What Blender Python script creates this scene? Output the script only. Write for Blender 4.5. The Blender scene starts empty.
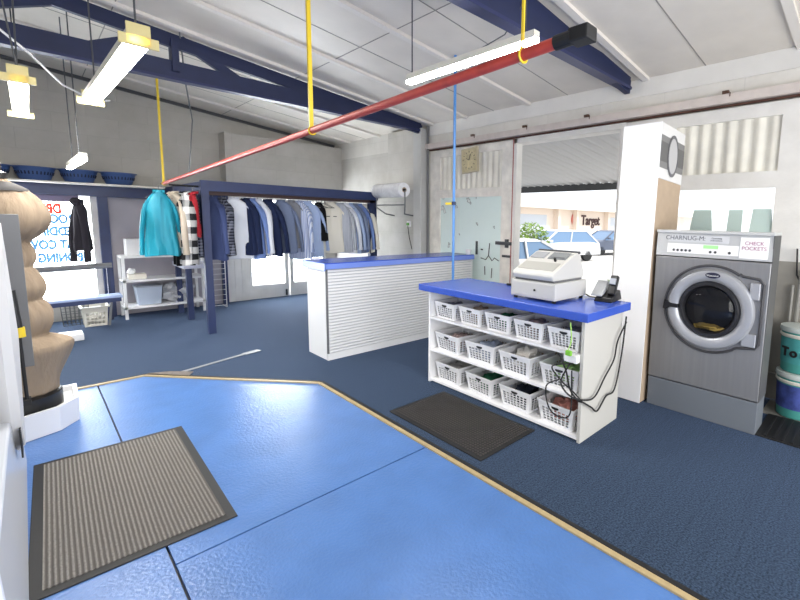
import bpy, bmesh, math, random
from mathutils import Vector, Matrix, noise
random.seed(7)
S = bpy.context.scene
COL = S.collection
PI = math.pi

# ------------------------------------------------------------------ camera
cd = bpy.data.cameras.new('camera')
cd.sensor_width = 36.0
cd.lens = 428.527 * 36 / 800
cd.shift_x = (400 - 487.24) / 800
cd.shift_y = (272.71 - 300) / 800
cd.clip_start = 0.02
cd.clip_end = 400
cam = bpy.data.objects.new('camera', cd)
COL.objects.link(cam)
f_ = Vector((0.72787, 0.67525, -0.11936)); r_ = Vector((0.68178, -0.73127, 0.02056)); u_ = Vector((0.0734, 0.09634, 0.99264))
cam.matrix_world = Matrix(((r_.x, u_.x, -f_.x, 0), (r_.y, u_.y, -f_.y, 0), (r_.z, u_.z, -f_.z, 1.75), (0, 0, 0, 1)))
S.camera = cam

# ------------------------------------------------------------------ world, sun, exposure
w = bpy.data.worlds.new('world'); S.world = w; w.use_nodes = True
wn = w.node_tree.nodes; wl = w.node_tree.links
bg = wn['Background']
sky = wn.new('ShaderNodeTexSky'); sky.sky_type = 'HOSEK_WILKIE'; sky.turbidity = 4; sky.ground_albedo = 0.6
sky.sun_direction = (0.5, -0.45, 0.74)
mixw = wn.new('ShaderNodeMix'); mixw.data_type = 'RGBA'; mixw.inputs[0].default_value = 0.75
mixw.inputs[7].default_value = (0.93, 0.96, 1.0, 1)
wl.new(sky.outputs[0], mixw.inputs[6]); wl.new(mixw.outputs[2], bg.inputs[0])
bg.inputs[1].default_value = 1.5
sl = bpy.data.lights.new('sun', 'SUN'); sl.energy = 2.6; sl.angle = 0.02; sl.color = (1, 0.96, 0.9)
so = bpy.data.objects.new('sun', sl); COL.objects.link(so)
so.rotation_euler = Vector((-0.5, 0.45, -0.74)).to_track_quat('-Z', 'Y').to_euler()
def area(name, loc, direction, sx, sy, e, color=(0.9, 0.95, 1)):
    l = bpy.data.lights.new(name, 'AREA'); l.shape = 'RECTANGLE'; l.size = sx; l.size_y = sy; l.energy = e; l.color = color
    o = bpy.data.objects.new(name, l); COL.objects.link(o); o.location = loc
    o.rotation_euler = Vector(direction).to_track_quat('-Z', 'Z').to_euler()
    return o
# daylight coming through the shop front behind the photographer and through the open roller door / glass doors
area('daylight_shopfront', (1.3, -2.35, 1.6), (0, 1, -0.02), 6.0, 2.5, 168, (1, .985, .96))
area('daylight_back_window', (-.15, 9.84, 1.15), (0, -1, -.05), 2.0, 1.7, 120, (.93, .97, 1))
area('daylight_back_doors', (3.95, 9.84, 1.2), (0, -1, -.05), 1.6, 1.8, 120, (.93, .97, 1))
S.view_settings.view_transform = 'Standard'
S.view_settings.look = 'None'
S.view_settings.exposure = 0.62
S.view_settings.gamma = 1
S.view_settings.use_curve_mapping = False

# ------------------------------------------------------------------ materials
def srgb(r, g, b):
    f = lambda c: (c / 255 / 12.92) if c / 255 <= 0.04045 else ((c / 255 + 0.055) / 1.055) ** 2.4
    return (f(r), f(g), f(b), 1)
MATS = {}
def mat(name, col, rough=0.6, metal=0.0, var=0.0, vscale=8.0, bump=0.0, bscale=40.0, emit=0.0, trans=0.0, alpha=1.0, spec=0.5, stretch=(1, 1, 1)):
    if name in MATS: return MATS[name]
    m = bpy.data.materials.new(name); m.use_nodes = True
    n = m.node_tree.nodes; l = m.node_tree.links; b = n['Principled BSDF']
    c = srgb(*col)
    b.inputs['Base Color'].default_value = c
    b.inputs['Roughness'].default_value = rough
    b.inputs['Metallic'].default_value = metal
    b.inputs['Specular IOR Level'].default_value = spec
    if trans: b.inputs['Transmission Weight'].default_value = trans
    if alpha < 1: b.inputs['Alpha'].default_value = alpha
    if emit:
        b.inputs['Emission Color'].default_value = c; b.inputs['Emission Strength'].default_value = emit
    if var or bump:
        tc = n.new('ShaderNodeTexCoord'); mp = n.new('ShaderNodeMapping'); mp.inputs['Scale'].default_value = stretch
        l.new(tc.outputs['Object'], mp.inputs[0])
    if var:
        t = n.new('ShaderNodeTexNoise'); t.inputs['Scale'].default_value = vscale; t.inputs['Detail'].default_value = 6
        l.new(mp.outputs[0], t.inputs['Vector'])
        r = n.new('ShaderNodeValToRGB'); r.color_ramp.elements[0].position = 0.3; r.color_ramp.elements[1].position = 0.7
        r.color_ramp.elements[0].color = tuple(x * (1 - var) for x in c[:3]) + (1,)
        r.color_ramp.elements[1].color = tuple(min(1, x * (1 + var)) for x in c[:3]) + (1,)
        l.new(t.outputs[0], r.inputs[0]); l.new(r.outputs[0], b.inputs['Base Color'])
    if bump:
        t2 = n.new('ShaderNodeTexNoise'); t2.inputs['Scale'].default_value = bscale; t2.inputs['Detail'].default_value = 4
        l.new(mp.outputs[0], t2.inputs['Vector'])
        bp = n.new('ShaderNodeBump'); bp.inputs['Strength'].default_value = bump; bp.inputs['Distance'].default_value = 0.02
        l.new(t2.outputs[0], bp.inputs['Height']); l.new(bp.outputs[0], b.inputs['Normal'])
    MATS[name] = m
    return m

def block_mat(name, col, axis, mortar=0.8, dirt=0.12, grey_below=None):
    """painted concrete block: brick courses, soft dirt; axis = horizontal axis of the wall"""
    m = bpy.data.materials.new(name); m.use_nodes = True
    n = m.node_tree.nodes; l = m.node_tree.links; b = n['Principled BSDF']; b.inputs['Roughness'].default_value = 0.75
    tc = n.new('ShaderNodeTexCoord'); sp = n.new('ShaderNodeSeparateXYZ'); cb = n.new('ShaderNodeCombineXYZ')
    l.new(tc.outputs['Object'], sp.inputs[0])
    l.new(sp.outputs['X' if axis == 'x' else 'Y'], cb.inputs[0]); l.new(sp.outputs['Z'], cb.inputs[1])
    br = n.new('ShaderNodeTexBrick'); l.new(cb.outputs[0], br.inputs['Vector'])
    br.inputs['Scale'].default_value = 1; br.inputs['Brick Width'].default_value = 0.8; br.inputs['Row Height'].default_value = 0.3
    br.inputs['Mortar Size'].default_value = 0.006; br.inputs['Mortar Smooth'].default_value = 0.6
    c = srgb(*col)
    br.inputs['Color1'].default_value = c; br.inputs['Color2'].default_value = tuple(x * 0.95 for x in c[:3]) + (1,)
    br.inputs['Mortar'].default_value = tuple(x * mortar for x in c[:3]) + (1,)
    ns = n.new('ShaderNodeTexNoise'); ns.inputs['Scale'].default_value = 2.2; ns.inputs['Detail'].default_value = 8; ns.inputs['Roughness'].default_value = 0.65
    l.new(tc.outputs['Object'], ns.inputs['Vector'])
    rp = n.new('ShaderNodeValToRGB'); rp.color_ramp.elements[0].position = 0.32; rp.color_ramp.elements[1].position = 0.62
    rp.color_ramp.elements[0].color = (1 - dirt, 1 - dirt * 1.05, 1 - dirt * 1.2, 1); rp.color_ramp.elements[1].color = (1, 1, 1, 1)
    l.new(ns.outputs[0], rp.inputs[0])
    mx = n.new('ShaderNodeMix'); mx.data_type = 'RGBA'; mx.blend_type = 'MULTIPLY'; mx.inputs[0].default_value = 1
    l.new(br.outputs['Color'], mx.inputs[6]); l.new(rp.outputs[0], mx.inputs[7])
    out = mx.outputs[2]
    if grey_below:
        z, gc = grey_below
        gt = n.new('ShaderNodeMath'); gt.operation = 'LESS_THAN'; gt.inputs[1].default_value = z; l.new(sp.outputs['Z'], gt.inputs[0])
        m2 = n.new('ShaderNodeMix'); m2.data_type = 'RGBA'; m2.blend_type = 'MULTIPLY'; l.new(gt.outputs[0], m2.inputs[0])
        l.new(out, m2.inputs[6]); m2.inputs[7].default_value = gc; out = m2.outputs[2]
    l.new(out, b.inputs['Base Color'])
    bp = n.new('ShaderNodeBump'); bp.inputs['Strength'].default_value = 0.35; bp.inputs['Distance'].default_value = 0.01; bp.invert = True
    l.new(br.outputs['Fac'], bp.inputs['Height']); l.new(bp.outputs[0], b.inputs['Normal'])
    MATS[name] = m
    return m

def carpet_mat():
    m = mat('blue carpet', (44, 70, 108), 0.95, bump=0.0, spec=0.15)
    n = m.node_tree.nodes; l = m.node_tree.links; b = n['Principled BSDF']
    tc = n.new('ShaderNodeTexCoord')
    a = n.new('ShaderNodeTexNoise'); a.inputs['Scale'].default_value = 90; a.inputs['Detail'].default_value = 3
    mp = n.new('ShaderNodeMapping'); mp.inputs['Scale'].default_value = (0.5, 14, 1)
    c2 = n.new('ShaderNodeTexNoise'); c2.inputs['Scale'].default_value = 2.2; c2.inputs['Detail'].default_value = 4
    l.new(tc.outputs['Object'], a.inputs['Vector']); l.new(tc.outputs['Object'], mp.inputs[0]); l.new(mp.outputs[0], c2.inputs['Vector'])
    r1 = n.new('ShaderNodeValToRGB'); r1.color_ramp.elements[0].position = .3; r1.color_ramp.elements[1].position = .72
    r1.color_ramp.elements[0].color = srgb(24, 35, 46); r1.color_ramp.elements[1].color = srgb(62, 78, 100)
    r2 = n.new('ShaderNodeValToRGB'); r2.color_ramp.elements[0].position = .25; r2.color_ramp.elements[1].position = .6
    r2.color_ramp.elements[0].color = (.86, .86, .87, 1); r2.color_ramp.elements[1].color = (1.05, 1.05, 1.05, 1)
    l.new(a.outputs[0], r1.inputs[0]); l.new(c2.outputs[0], r2.inputs[0])
    mx = n.new('ShaderNodeMix'); mx.data_type = 'RGBA'; mx.blend_type = 'MULTIPLY'; mx.inputs[0].default_value = 1
    l.new(r1.outputs[0], mx.inputs[6]); l.new(r2.outputs[0], mx.inputs[7]); l.new(mx.outputs[2], b.inputs['Base Color'])
    bp = n.new('ShaderNodeBump'); bp.inputs['Strength'].default_value = .7; bp.inputs['Distance'].default_value = .01
    l.new(a.outputs[0], bp.inputs['Height']); l.new(bp.outputs[0], b.inputs['Normal'])
    b.inputs['Sheen Weight'].default_value = 0.3; b.inputs['Sheen Roughness'].default_value = .4; b.inputs['Sheen Tint'].default_value = (.35, .5, .9, 1)
    return m

def cloth_pattern(name, c1, c2, kind='stripe', scale=60):
    m = mat(name, c1, 0.9, spec=0.2)
    n = m.node_tree.nodes; l = m.node_tree.links; b = n['Principled BSDF']
    tc = n.new('ShaderNodeTexCoord'); sp = n.new('ShaderNodeSeparateXYZ'); l.new(tc.outputs['Object'], sp.inputs[0])
    def band(out, sc, th):
        k = n.new('ShaderNodeMath'); k.operation = 'MULTIPLY'; k.inputs[1].default_value = sc; l.new(out, k.inputs[0])
        s = n.new('ShaderNodeMath'); s.operation = 'SINE'; l.new(k.outputs[0], s.inputs[0])
        g = n.new('ShaderNodeMath'); g.operation = 'GREATER_THAN'; g.inputs[1].default_value = th; l.new(s.outputs[0], g.inputs[0])
        return g.outputs[0]
    fx = band(sp.outputs['X'], scale, 0.2)
    if kind == 'check':
        fz = band(sp.outputs['Z'], scale, 0.0)
        ad = n.new('ShaderNodeMath'); ad.operation = 'ADD'; l.new(fx, ad.inputs[0]); l.new(fz, ad.inputs[1])
        h = n.new('ShaderNodeMath'); h.operation = 'MULTIPLY'; h.inputs[1].default_value = .5; l.new(ad.outputs[0], h.inputs[0]); fx = h.outputs[0]
    mx = n.new('ShaderNodeMix'); mx.data_type = 'RGBA'; l.new(fx, mx.inputs[0])
    mx.inputs[6].default_value = srgb(*c1); mx.inputs[7].default_value = srgb(*c2); l.new(mx.outputs[2], b.inputs['Base Color'])
    return m

WHITE = mat('white laminate', (240, 240, 241), 0.45)
WHITE_PAINT = mat('white painted timber', (224, 222, 218), 0.6, var=.06, vscale=5, bump=.1, bscale=30)
OLDWHITE = mat('worn cream painted timber', (232, 228, 220), 0.65, var=.14, vscale=6, bump=.25, bscale=25)
NAVY = mat('navy blue gloss paint', (36, 50, 92), 0.45, var=.1, vscale=6)
NAVY_T = mat('dark truss paint', (28, 38, 74), 0.5, var=.1, vscale=6)
NAVY_D = mat('dark navy paint', (26, 40, 78), 0.5, var=.1, vscale=6)
LAM_BLUE = mat('bright blue laminate', (56, 88, 188), 0.25)
CONC = mat('blue painted concrete', (80, 120, 180), 0.3, var=.10, vscale=3.5, bump=.2, bscale=55)
CARPET = carpet_mat()
BLACK = mat('black rubber', (22, 22, 24), 0.6)
BLACKP = mat('black plastic', (26, 26, 28), 0.35)
DGREY = mat('dark grey plastic', (70, 72, 76), 0.5)
GREY = mat('grey painted metal', (104, 105, 108), 0.5)
STEEL = mat('brushed stainless steel', (150, 150, 152), 0.42, metal=0.55, var=.05, vscale=40, stretch=(1, 1, .05))
STEEL_D = mat('dull galvanised steel', (120, 122, 124), 0.45, metal=0.8)
CHROME = mat('polished chrome', (205, 206, 210), 0.15, metal=1)
PLASTIC_W = mat('white plastic', (232, 232, 234), 0.4)
PLASTIC_C = mat('cream plastic', (224, 220, 208), 0.45)
PAPER = mat('white paper', (240, 240, 240), 0.9)
YELLOW = mat('yellow painted steel', (226, 196, 40), 0.45)
RED = mat('red painted steel pipe', (186, 66, 56), 0.38, metal=.1, var=.16, vscale=12)
BRASS = mat('tan vinyl edge strip', (176, 156, 116), 0.5, var=.1, vscale=20)
CARD = mat('brown cardboard', (180, 160, 138), 0.85, var=.05, vscale=10)
CANVAS = mat('tan canvas', (148, 131, 112), 0.9, var=.07, vscale=14, bump=.9, bscale=14, spec=.2, stretch=(1, 1, .18))
TUBE = mat('fluorescent tube glow', (255, 252, 245), 0.5, emit=26)
BEIGE = mat('yellowed cream fitting', (214, 200, 142), 0.5)
GLASS = mat('clear window glass', (245, 250, 250), 0.03, trans=1.0, alpha=.25, spec=.3)
FROST = mat('pale green frosted glass', (196, 216, 212), 0.4, var=.05, vscale=6)
ALU = mat('aluminium frame', (190, 190, 192), 0.35, metal=.7)
FOIL = mat('silver roof sarking', (220, 214, 205), 0.5, metal=.0, var=.05, vscale=3, bump=.2, bscale=3)
BATTEN = mat('whitewashed batten', (226, 221, 214), 0.7)
BWALL = block_mat('painted block wall', (186, 183, 177), 'x', mortar=.9)
RWALL = block_mat('painted block side wall', (224, 221, 215), 'y', mortar=.9)
RWALL2 = block_mat('stained block pier', (206, 203, 197), 'y', mortar=.9, dirt=.16, grey_below=(2.3, (.78, .79, .8, 1)))
RWALL3 = block_mat('two tone lower side wall', (186, 182, 174), 'y', mortar=.85, dirt=.2, grey_below=(1.75, (.5, .53, .56, 1)))
LILAC = mat('grey lilac plasterboard', (172, 168, 176), 0.7, var=.05, vscale=4)

# ------------------------------------------------------------------ mesh helpers
class MB:
    def __init__(s): s.bm = bmesh.new()
    def box(s, x0, x1, y0, y1, z0, z1, bev=0.0, rot=None):
        ret = bmesh.ops.create_cube(s.bm, size=1)
        vs = ret['verts']
        M = Matrix.Translation(((x0 + x1) / 2, (y0 + y1) / 2, (z0 + z1) / 2)) @ Matrix.Diagonal((abs(x1 - x0), abs(y1 - y0), abs(z1 - z0), 1))
        bmesh.ops.transform(s.bm, matrix=M, verts=vs)
        if bev:
            es = list({e for v in vs for e in v.link_edges})
            r = bmesh.ops.bevel(s.bm, geom=es, offset=bev, segments=2, profile=.5, affect='EDGES')
            vs = list({v for f in r['faces'] for v in f.verts} | {v for v in vs if v.is_valid})
        if rot is not None: bmesh.ops.transform(s.bm, matrix=rot, verts=[v for v in vs if v.is_valid])
        return s
    def hexa(s, p):     # 8 points: bottom 4 ccw, top 4 ccw
        v = [s.bm.verts.new(q) for q in p]
        for f in ((3, 2, 1, 0), (4, 5, 6, 7), (0, 1, 5, 4), (1, 2, 6, 5), (2, 3, 7, 6), (3, 0, 4, 7)):
            s.bm.faces.new([v[i] for i in f])
        return s
    def bar(s, a, b, w, h, up=(0, 0, 1)):
        a = Vector(a); b = Vector(b); d = (b - a).normalized(); up = Vector(up)
        if abs(d.dot(up)) > .98: up = Vector((0, 1, 0))
        r = d.cross(up).normalized(); u = r.cross(d)
        p = []
        for c in (a, b):
            p += [c - r * w / 2 - u * h / 2, c + r * w / 2 - u * h / 2, c + r * w / 2 + u * h / 2, c - r * w / 2 + u * h / 2]
        return s.hexa(p)
    def tube(s, pts, r, seg=8, cap=True):
        pts = [Vector(p) for p in pts]; n = len(pts)
        rs = r if isinstance(r, (list, tuple)) else [r] * n
        rings = []; prev = None
        for i, p in enumerate(pts):
            d = ((pts[min(i + 1, n - 1)] - pts[max(i - 1, 0)])).normalized()
            if prev is None:
                up = Vector((0, 0, 1)) if abs(d.z) < .9 else Vector((1, 0, 0))
                x = d.cross(up).normalized()
            else:
                x = (prev - d * prev.dot(d)).normalized()
            prev = x; y = d.cross(x)
            rings.append([s.bm.verts.new(p + (x * math.cos(2 * PI * k / seg) + y * math.sin(2 * PI * k / seg)) * rs[i]) for k in range(seg)])
        s._skin(rings, cap)
        return s
    def _skin(s, rings, cap=True, closed=True):
        for a, b in zip(rings, rings[1:]):
            m = len(a)
            for k in range(m if closed else m - 1):
                s.bm.faces.new((a[k], a[(k + 1) % m], b[(k + 1) % m], b[k]))
        if cap and closed:
            s.bm.faces.new(list(reversed(rings[0]))); s.bm.faces.new(rings[-1])
    def lathe(s, prof, c=(0, 0, 0), seg=24, axis='z', cap=True):
        c = Vector(c); rings = []
        for r, h in prof:
            r = max(r, 1e-4); ring = []
            for k in range(seg):
                t = 2 * PI * k / seg; a, b = r * math.cos(t), r * math.sin(t)
                v = {'z': (a, b, h), 'x': (h, a, b), 'y': (b, h, a)}[axis]
                ring.append(s.bm.verts.new(c + Vector(v)))
            rings.append(ring)
        s._skin(rings, cap)
        return s
    def loft(s, rings, cap=True):
        rr = [[s.bm.verts.new(p) for p in r] for r in rings]
        s._skin(rr, cap); return s
    def prism(s, pts, d):   # pts 3d polygon, extruded by vector d
        d = Vector(d)
        return s.loft([[Vector(p) for p in pts], [Vector(p) + d for p in pts]])
    def quad(s, pts):
        s.bm.faces.new([s.bm.verts.new(p) for p in pts]); return s
    def build(s, name, m, parent=None, smooth=False, bevel=0.0):
        bmesh.ops.recalc_face_normals(s.bm, faces=s.bm.faces)
        me = bpy.data.meshes.new(name); s.bm.to_mesh(me); s.bm.free()
        if smooth:
            me.polygons.foreach_set('use_smooth', [True] * len(me.polygons))
        o = bpy.data.objects.new(name, me); COL.objects.link(o)
        o.data.materials.append(m)
        if smooth:
            try: me.set_sharp_from_angle(angle=math.radians(42))
            except Exception: pass
        if parent is not None: o.parent = parent
        if bevel:
            b = o.modifiers.new('bevel', 'BEVEL'); b.width = bevel; b.segments = 2; b.limit_method = 'ANGLE'
        return o

def tag(o, label, cat, group=None):
    o['label'] = label; o['category'] = cat
    if group: o['group'] = group
    return o
def thing(name, label, cat, loc=(0, 0, 0), rz=0, group=None):
    o = bpy.data.objects.new(name, None); COL.objects.link(o); o.empty_display_size = .1
    o.location = loc; o.rotation_euler = (0, 0, rz)
    return tag(o, label, cat, group)
def struct(o): o['kind'] = 'structure'; return o
def copy_tree(o, parent=None):
    c = o.copy(); COL.objects.link(c)
    if parent is not None: c.parent = parent
    for ch in [x for x in COL.objects if x.parent == o]: copy_tree(ch, c)
    return c
def text(body, name, m, parent, loc, rot, size, align='CENTER', extrude=.001, bold=0):
    cu = bpy.data.curves.new(name, 'FONT'); cu.body = body; cu.size = size; cu.align_x = align; cu.align_y = 'CENTER'; cu.extrude = extrude
    cu.materials.append(m)
    cu.offset = bold
    tmp = bpy.data.objects.new(name, cu); COL.objects.link(tmp)
    dg = bpy.context.evaluated_depsgraph_get()
    me = bpy.data.meshes.new_from_object(tmp.evaluated_get(dg)); me.name = name
    bpy.data.objects.remove(tmp)
    o = bpy.data.objects.new(name, me); COL.objects.link(o); o.location = loc; o.rotation_euler = rot
    if not o.data.materials: o.data.materials.append(m)
    if parent is not None: o.parent = parent
    return o

# ================================================================== SETTING
XW, YB = 5.05, 9.65          # right wall face, back wall face
XL, YF = -2.6, -2.5
def roofz(x): return 3.43 + .112 * (XW - x)
# carpet polygon and concrete slabs
me = MB()
def poly_slab(mb, pts, z0, z1):
    mb.prism([(x, y, z0) for x, y in pts], (0, 0, z1 - z0))
poly_slab(me, [(XL, 5.78), (.77, 5.78), (2.02, 4.28), (2.0, YF), (XW + .2, YF), (XW + .2, YB + .2), (XL, YB + .2)], -.05, 0)
struct(me.build('floor', CARPET))
c = MB(); g = .006
poly_slab(c, [(XL, YF), (.39 - g, YF), (.39 - g, 5.78), (XL, 5.78)], -.05, -.004)
poly_slab(c, [(.39 + g, 2.47 + g), (2.0, 2.47 + g), (2.02, 4.28), (.77, 5.78), (.39 + g, 5.78)], -.05, -.004)
poly_slab(c, [(.39 + g, YF), (2.0, YF), (2.0, 2.47 - g), (.39 + g, 2.47 - g)], -.05, -.004)
struct(c.build('floor_concrete', CONC))
c = MB(); c.box(XL, 2.1, YF, 5.9, -.07, -.03); struct(c.build('floor_joint', BLACK))
c = MB()
for a, b in (((XL, 5.78), (.77, 5.78)), ((.77, 5.78), (2.02, 4.28)), ((2.02, 4.28), (2.0, YF))):
    c.bar((a[0], a[1], .0), (b[0], b[1], .0), .036, .016)
struct(c.build('trim_1', BRASS))
c = MB()
for a, b in (((.8, 5.81), (2.06, 4.30)), ((2.06, 4.30), (2.04, YF)), ((XL, 5.815), (.8, 5.815))):
    c.bar((a[0], a[1], .0), (b[0], b[1], .0), .03, .012)
struct(c.build('trim_2', BLACK))

# ceiling: sloped boards
c = MB()
c.hexa([(XL, YF, roofz(XL)), (XW + .3, YF, roofz(XW + .3)), (XW + .3, YB + .3, roofz(XW + .3)), (XL, YB + .3, roofz(XL)),
        (XL, YF, roofz(XL) + .12), (XW + .3, YF, roofz(XW + .3) + .12), (XW + .3, YB + .3, roofz(XW + .3) + .12), (XL, YB + .3, roofz(XL) + .12)])
struct(c.build('ceiling', FOIL))
def xbar(mb, y, wd, th):
    mb.bar((XL, y, roofz(XL) - th / 2), (XW, y, roofz(XW) - th / 2), wd, th)
for i, y in enumerate((8.9, 7.75, 6.05, 5.2, 3.92, 2.22, .75, -.6)):
    c = MB(); xbar(c, y, .075, .035); struct(c.build('trim_%d' % (3 + i), BATTEN))
c = MB()
for y in (8.3, 6.95, 4.6, 3.28, 1.58, 0.1): xbar(c, y, .01, .004)
for x in (-.8, .8, 2.75):
    c.bar((x, YF, roofz(x) - .002), (x, YB, roofz(x) - .002), .01, .004)
struct(c.build('trim_12', mat('grey board joint', (150, 147, 142), .8)))

# back wall
c = MB()
c.box(XL, -1.2, YB, YB + .2, 0, 2.2)
c.hexa([(XL, YB, 2.2), (XW + .2, YB, 2.2), (XW + .2, YB + .2, 2.2), (XL, YB + .2, 2.2),
        (XL, YB, roofz(XL) + .05), (XW + .2, YB, roofz(XW)), (XW + .2, YB + .2, roofz(XW)), (XL, YB + .2, roofz(XL) + .05)])
c.box(-1.2, .95, YB, YB + .2, 0, .3)
struct(c.build('wall_back', BWALL))
c = MB()
c.hexa([(2.68, 9.3, 2.3), (XW, 9.3, 2.3), (XW, YB, 2.3), (2.68, YB, 2.3), (2.68, 9.3, 3.32), (XW, 9.3, 3.32), (XW, YB, 3.32), (2.68, YB, 3.32)])
struct(c.build('wall_bulkhead', BWALL))
c = MB(); c.box(.95, 2.72, YB, YB + .15, 0, 2.2); struct(c.build('wall_panel', LILAC))
c = MB()
for i in range(3): c.box(2.72 + i * .13, 2.845 + i * .13, YB, YB + .12, 0.01, 2.2)
struct(c.build('wall_planks', WHITE_PAINT))
c = MB()
c.box(XL, XW, YB - .012, YB, roofz(0) - .62, roofz(0) - .6)
# dark line under the gable roof
c2 = MB(); c2.bar((XL, YB - .02, roofz(XL) - .03), (XW, YB - .02, roofz(XW) - .03), .04, .05); struct(c2.build('trim_13', DGREY))
c.bm.free()
# timber beam over the window, carrying the basket shelf
c = MB(); c.box(XL, 2.75, YB - .14, YB, 2.02, 2.19); struct(c.build('trim_14', NAVY))
c = MB(); c.box(XL, 1.7, 9.2, YB, 2.19, 2.215); struct(c.build('trim_15', OLDWHITE))
# blue post between window and panel
c = MB(); c.box(.84, .97, YB - .12, YB + .05, 0, 2.02); struct(c.build('trim_16', NAVY))
c = MB(); c.box(-1.2, .84, YB - .03, YB + .06, .28, .34); c.box(.76, .84, YB - .02, YB + .06, .3, 2.02); struct(c.build('window_1', WHITE_PAINT))
c = MB(); c.box(-1.2, .84, YB + .08, YB + .09, .3, 2.02); o = c.build('window_glass', GLASS, bpy.data.objects['window_1'])
c = MB(); c.box(-1.2, .62, YB - .02, YB + .02, 1.92, 2.02); c.build('window_blind', mat('folded lilac blind', (150, 140, 165), .7), bpy.data.objects['window_1'])

# glazed double doors in the back wall
def glazed_door(name, x0, x1):
    c = MB(); y0, y1 = YB + .02, YB + .07
    c.box(x0, x0 + .08, y0, y1, .01, 2.2); c.box(x1 - .08, x1, y0, y1, .01, 2.2)
    c.box(x0 + .08, x1 - .08, y0, y1, .01, .3); c.box(x0 + .08, x1 - .08, y0, y1, 2.1, 2.2)
    o = struct(c.build(name, WHITE_PAINT))
    c = MB(); c.box(x0 + .08, x1 - .08, y0 + .02, y0 + .03, .3, 2.1); c.build('door_glass', GLASS, o)
    return o
glazed_door('door_1', 3.1, 3.93); glazed_door('door_2', 3.96, 4.8)
bo = MB().box(3.85, 3.88, YB - .01, YB + .02, .03, .16).build('door_bolt', BLACK, bpy.data.objects['door_1'])
c = MB(); c.box(4.8, XW + .2, YB, YB + .2, 0, 2.2); struct(c.build('wall_back_end', BWALL))

# left wall and shop front behind the photographer
c = MB(); c.box(XL - .2, XL, YF, YB + .2, 0, roofz(XL)); struct(c.build('wall_left', BWALL))
c = MB(); c.box(XL, XW + .2, YF - .2, YF, 2.9, roofz(XL)); c.box(XL, XL + .5, YF - .2, YF, 0, 2.9); c.box(XW - .5, XW + .2, YF - .2, YF, 0, 2.9); c.box(XL, XW, YF - .2, YF, 0, .3)
struct(c.build('wall_front', RWALL))

# right wall
c = MB(); c.box(XW, XW + .2, YF, YB, 3.07, 3.46); struct(c.build('wall_right', RWALL))
c = MB(); c.box(XW - .02, XW, YF, 6.2, 3.235, 3.43); struct(c.build('trim_17', mat('pale board', (222, 220, 216), .65, var=.05, vscale=3)))
c = MB(); c.box(XW, XW + .2, 6.2, YB, 0, 3.07); c.box(XW - .10, XW, 6.45, 7.3, 0, 3.40); struct(c.build('wall_pier', RWALL2))
c = MB(); c.box(XW - .16, XW, 6.2, 6.42, 0, 3.36); struct(c.build('trim_18', mat('pale steel column', (190, 190, 188), .5, var=.05, vscale=4)))
c = MB(); c.tube([(XW - .05, 6.14, .02), (XW - .05, 6.14, 3.4)], .022); struct(c.build('trim_19', GREY))
# sliding door rail
c = MB(); c.box(XW + .06, XW + .2, YF, 6.2, 2.94, 3.08); struct(c.build('wall_lintel', RWALL))
c = MB(); c.box(XW - .07, XW, YF, 6.2, 3.0, 3.09); struct(c.build('trim_20', mat('pinkish white timber rail', (206, 196, 190), .6, var=.08, vscale=8)))
c = MB(); c.box(XW - .02, XW + .02, YF, 6.2, 2.975, 2.992); struct(c.build('trim_21', mat('rusty steel track', (92, 62, 52), .7, metal=.3, var=.3, vscale=20)))

def corrugated(mb, y0, y1, z0, z1, x, pitch=.12, amp=.012):
    n = int((y1 - y0) / pitch * 8); a = []
    for i in range(n + 1):
        y = y0 + (y1 - y0) * i / n
        a.append((x + amp * math.cos(2 * PI * (y - y0) / pitch), y))
    lo = [mb.bm.verts.new((p[0], p[1], z0)) for p in a]; hi = [mb.bm.verts.new((p[0], p[1], z1)) for p in a]
    lo2 = [mb.bm.verts.new((p[0] + .006, p[1], z0)) for p in a]; hi2 = [mb.bm.verts.new((p[0] + .006, p[1], z1)) for p in a]
    for i in range(n):
        mb.bm.faces.new((lo[i], lo[i + 1], hi[i + 1], hi[i])); mb.bm.faces.new((lo2[i + 1], lo2[i], hi2[i], hi2[i + 1]))
CORR = mat('cream corrugated sheet', (228, 225, 214), .5, var=.08, vscale=5)
# left sliding leaf
c = MB(); X0 = XW
c.box(X0, X0 + .06, 5.86, 6.13, .02, 2.96); c.box(X0, X0 + .06, 4.2, 4.42, .02, 2.96)
c.box(X0, X0 + .06, 4.42, 5.86, 2.84, 2.96); c.box(X0, X0 + .06, 4.42, 5.86, 2.14, 2.28); c.box(X0, X0 + .06, 4.42, 5.86, .02, .78)
d3 = struct(c.build('door_3', OLDWHITE))
c = MB(); corrugated(c, 4.42, 5.86, 2.28, 2.84, X0 + .03, .12); c.build('corrugated_panel', CORR, d3, smooth=True)
def frost_mat():
    m = mat('peeling pale green painted pane', (226, 240, 236), 0.35)
    n = m.node_tree.nodes; l = m.node_tree.links; b = n['Principled BSDF']
    tc = n.new('ShaderNodeTexCoord'); t = n.new('ShaderNodeTexNoise'); t.inputs['Scale'].default_value = 5; t.inputs['Detail'].default_value = 3
    l.new(tc.outputs['Object'], t.inputs['Vector'])
    r = n.new('ShaderNodeValToRGB'); e = r.color_ramp.elements; e[0].position = .0; e[0].color = srgb(226, 240, 236); e[1].position = .64; e[1].color = srgb(222, 237, 233)
    k = e.new(.66); k.color = srgb(120, 132, 128); k = e.new(.68); k.color = srgb(220, 226, 222)
    l.new(t.outputs[0], r.inputs[0]); l.new(r.outputs[0], b.inputs['Base Color'])
    return m
c = MB(); c.box(X0 + .02, X0 + .03, 4.42, 5.86, .78, 2.14); c.build('frosted_pane', frost_mat(), d3)
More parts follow.
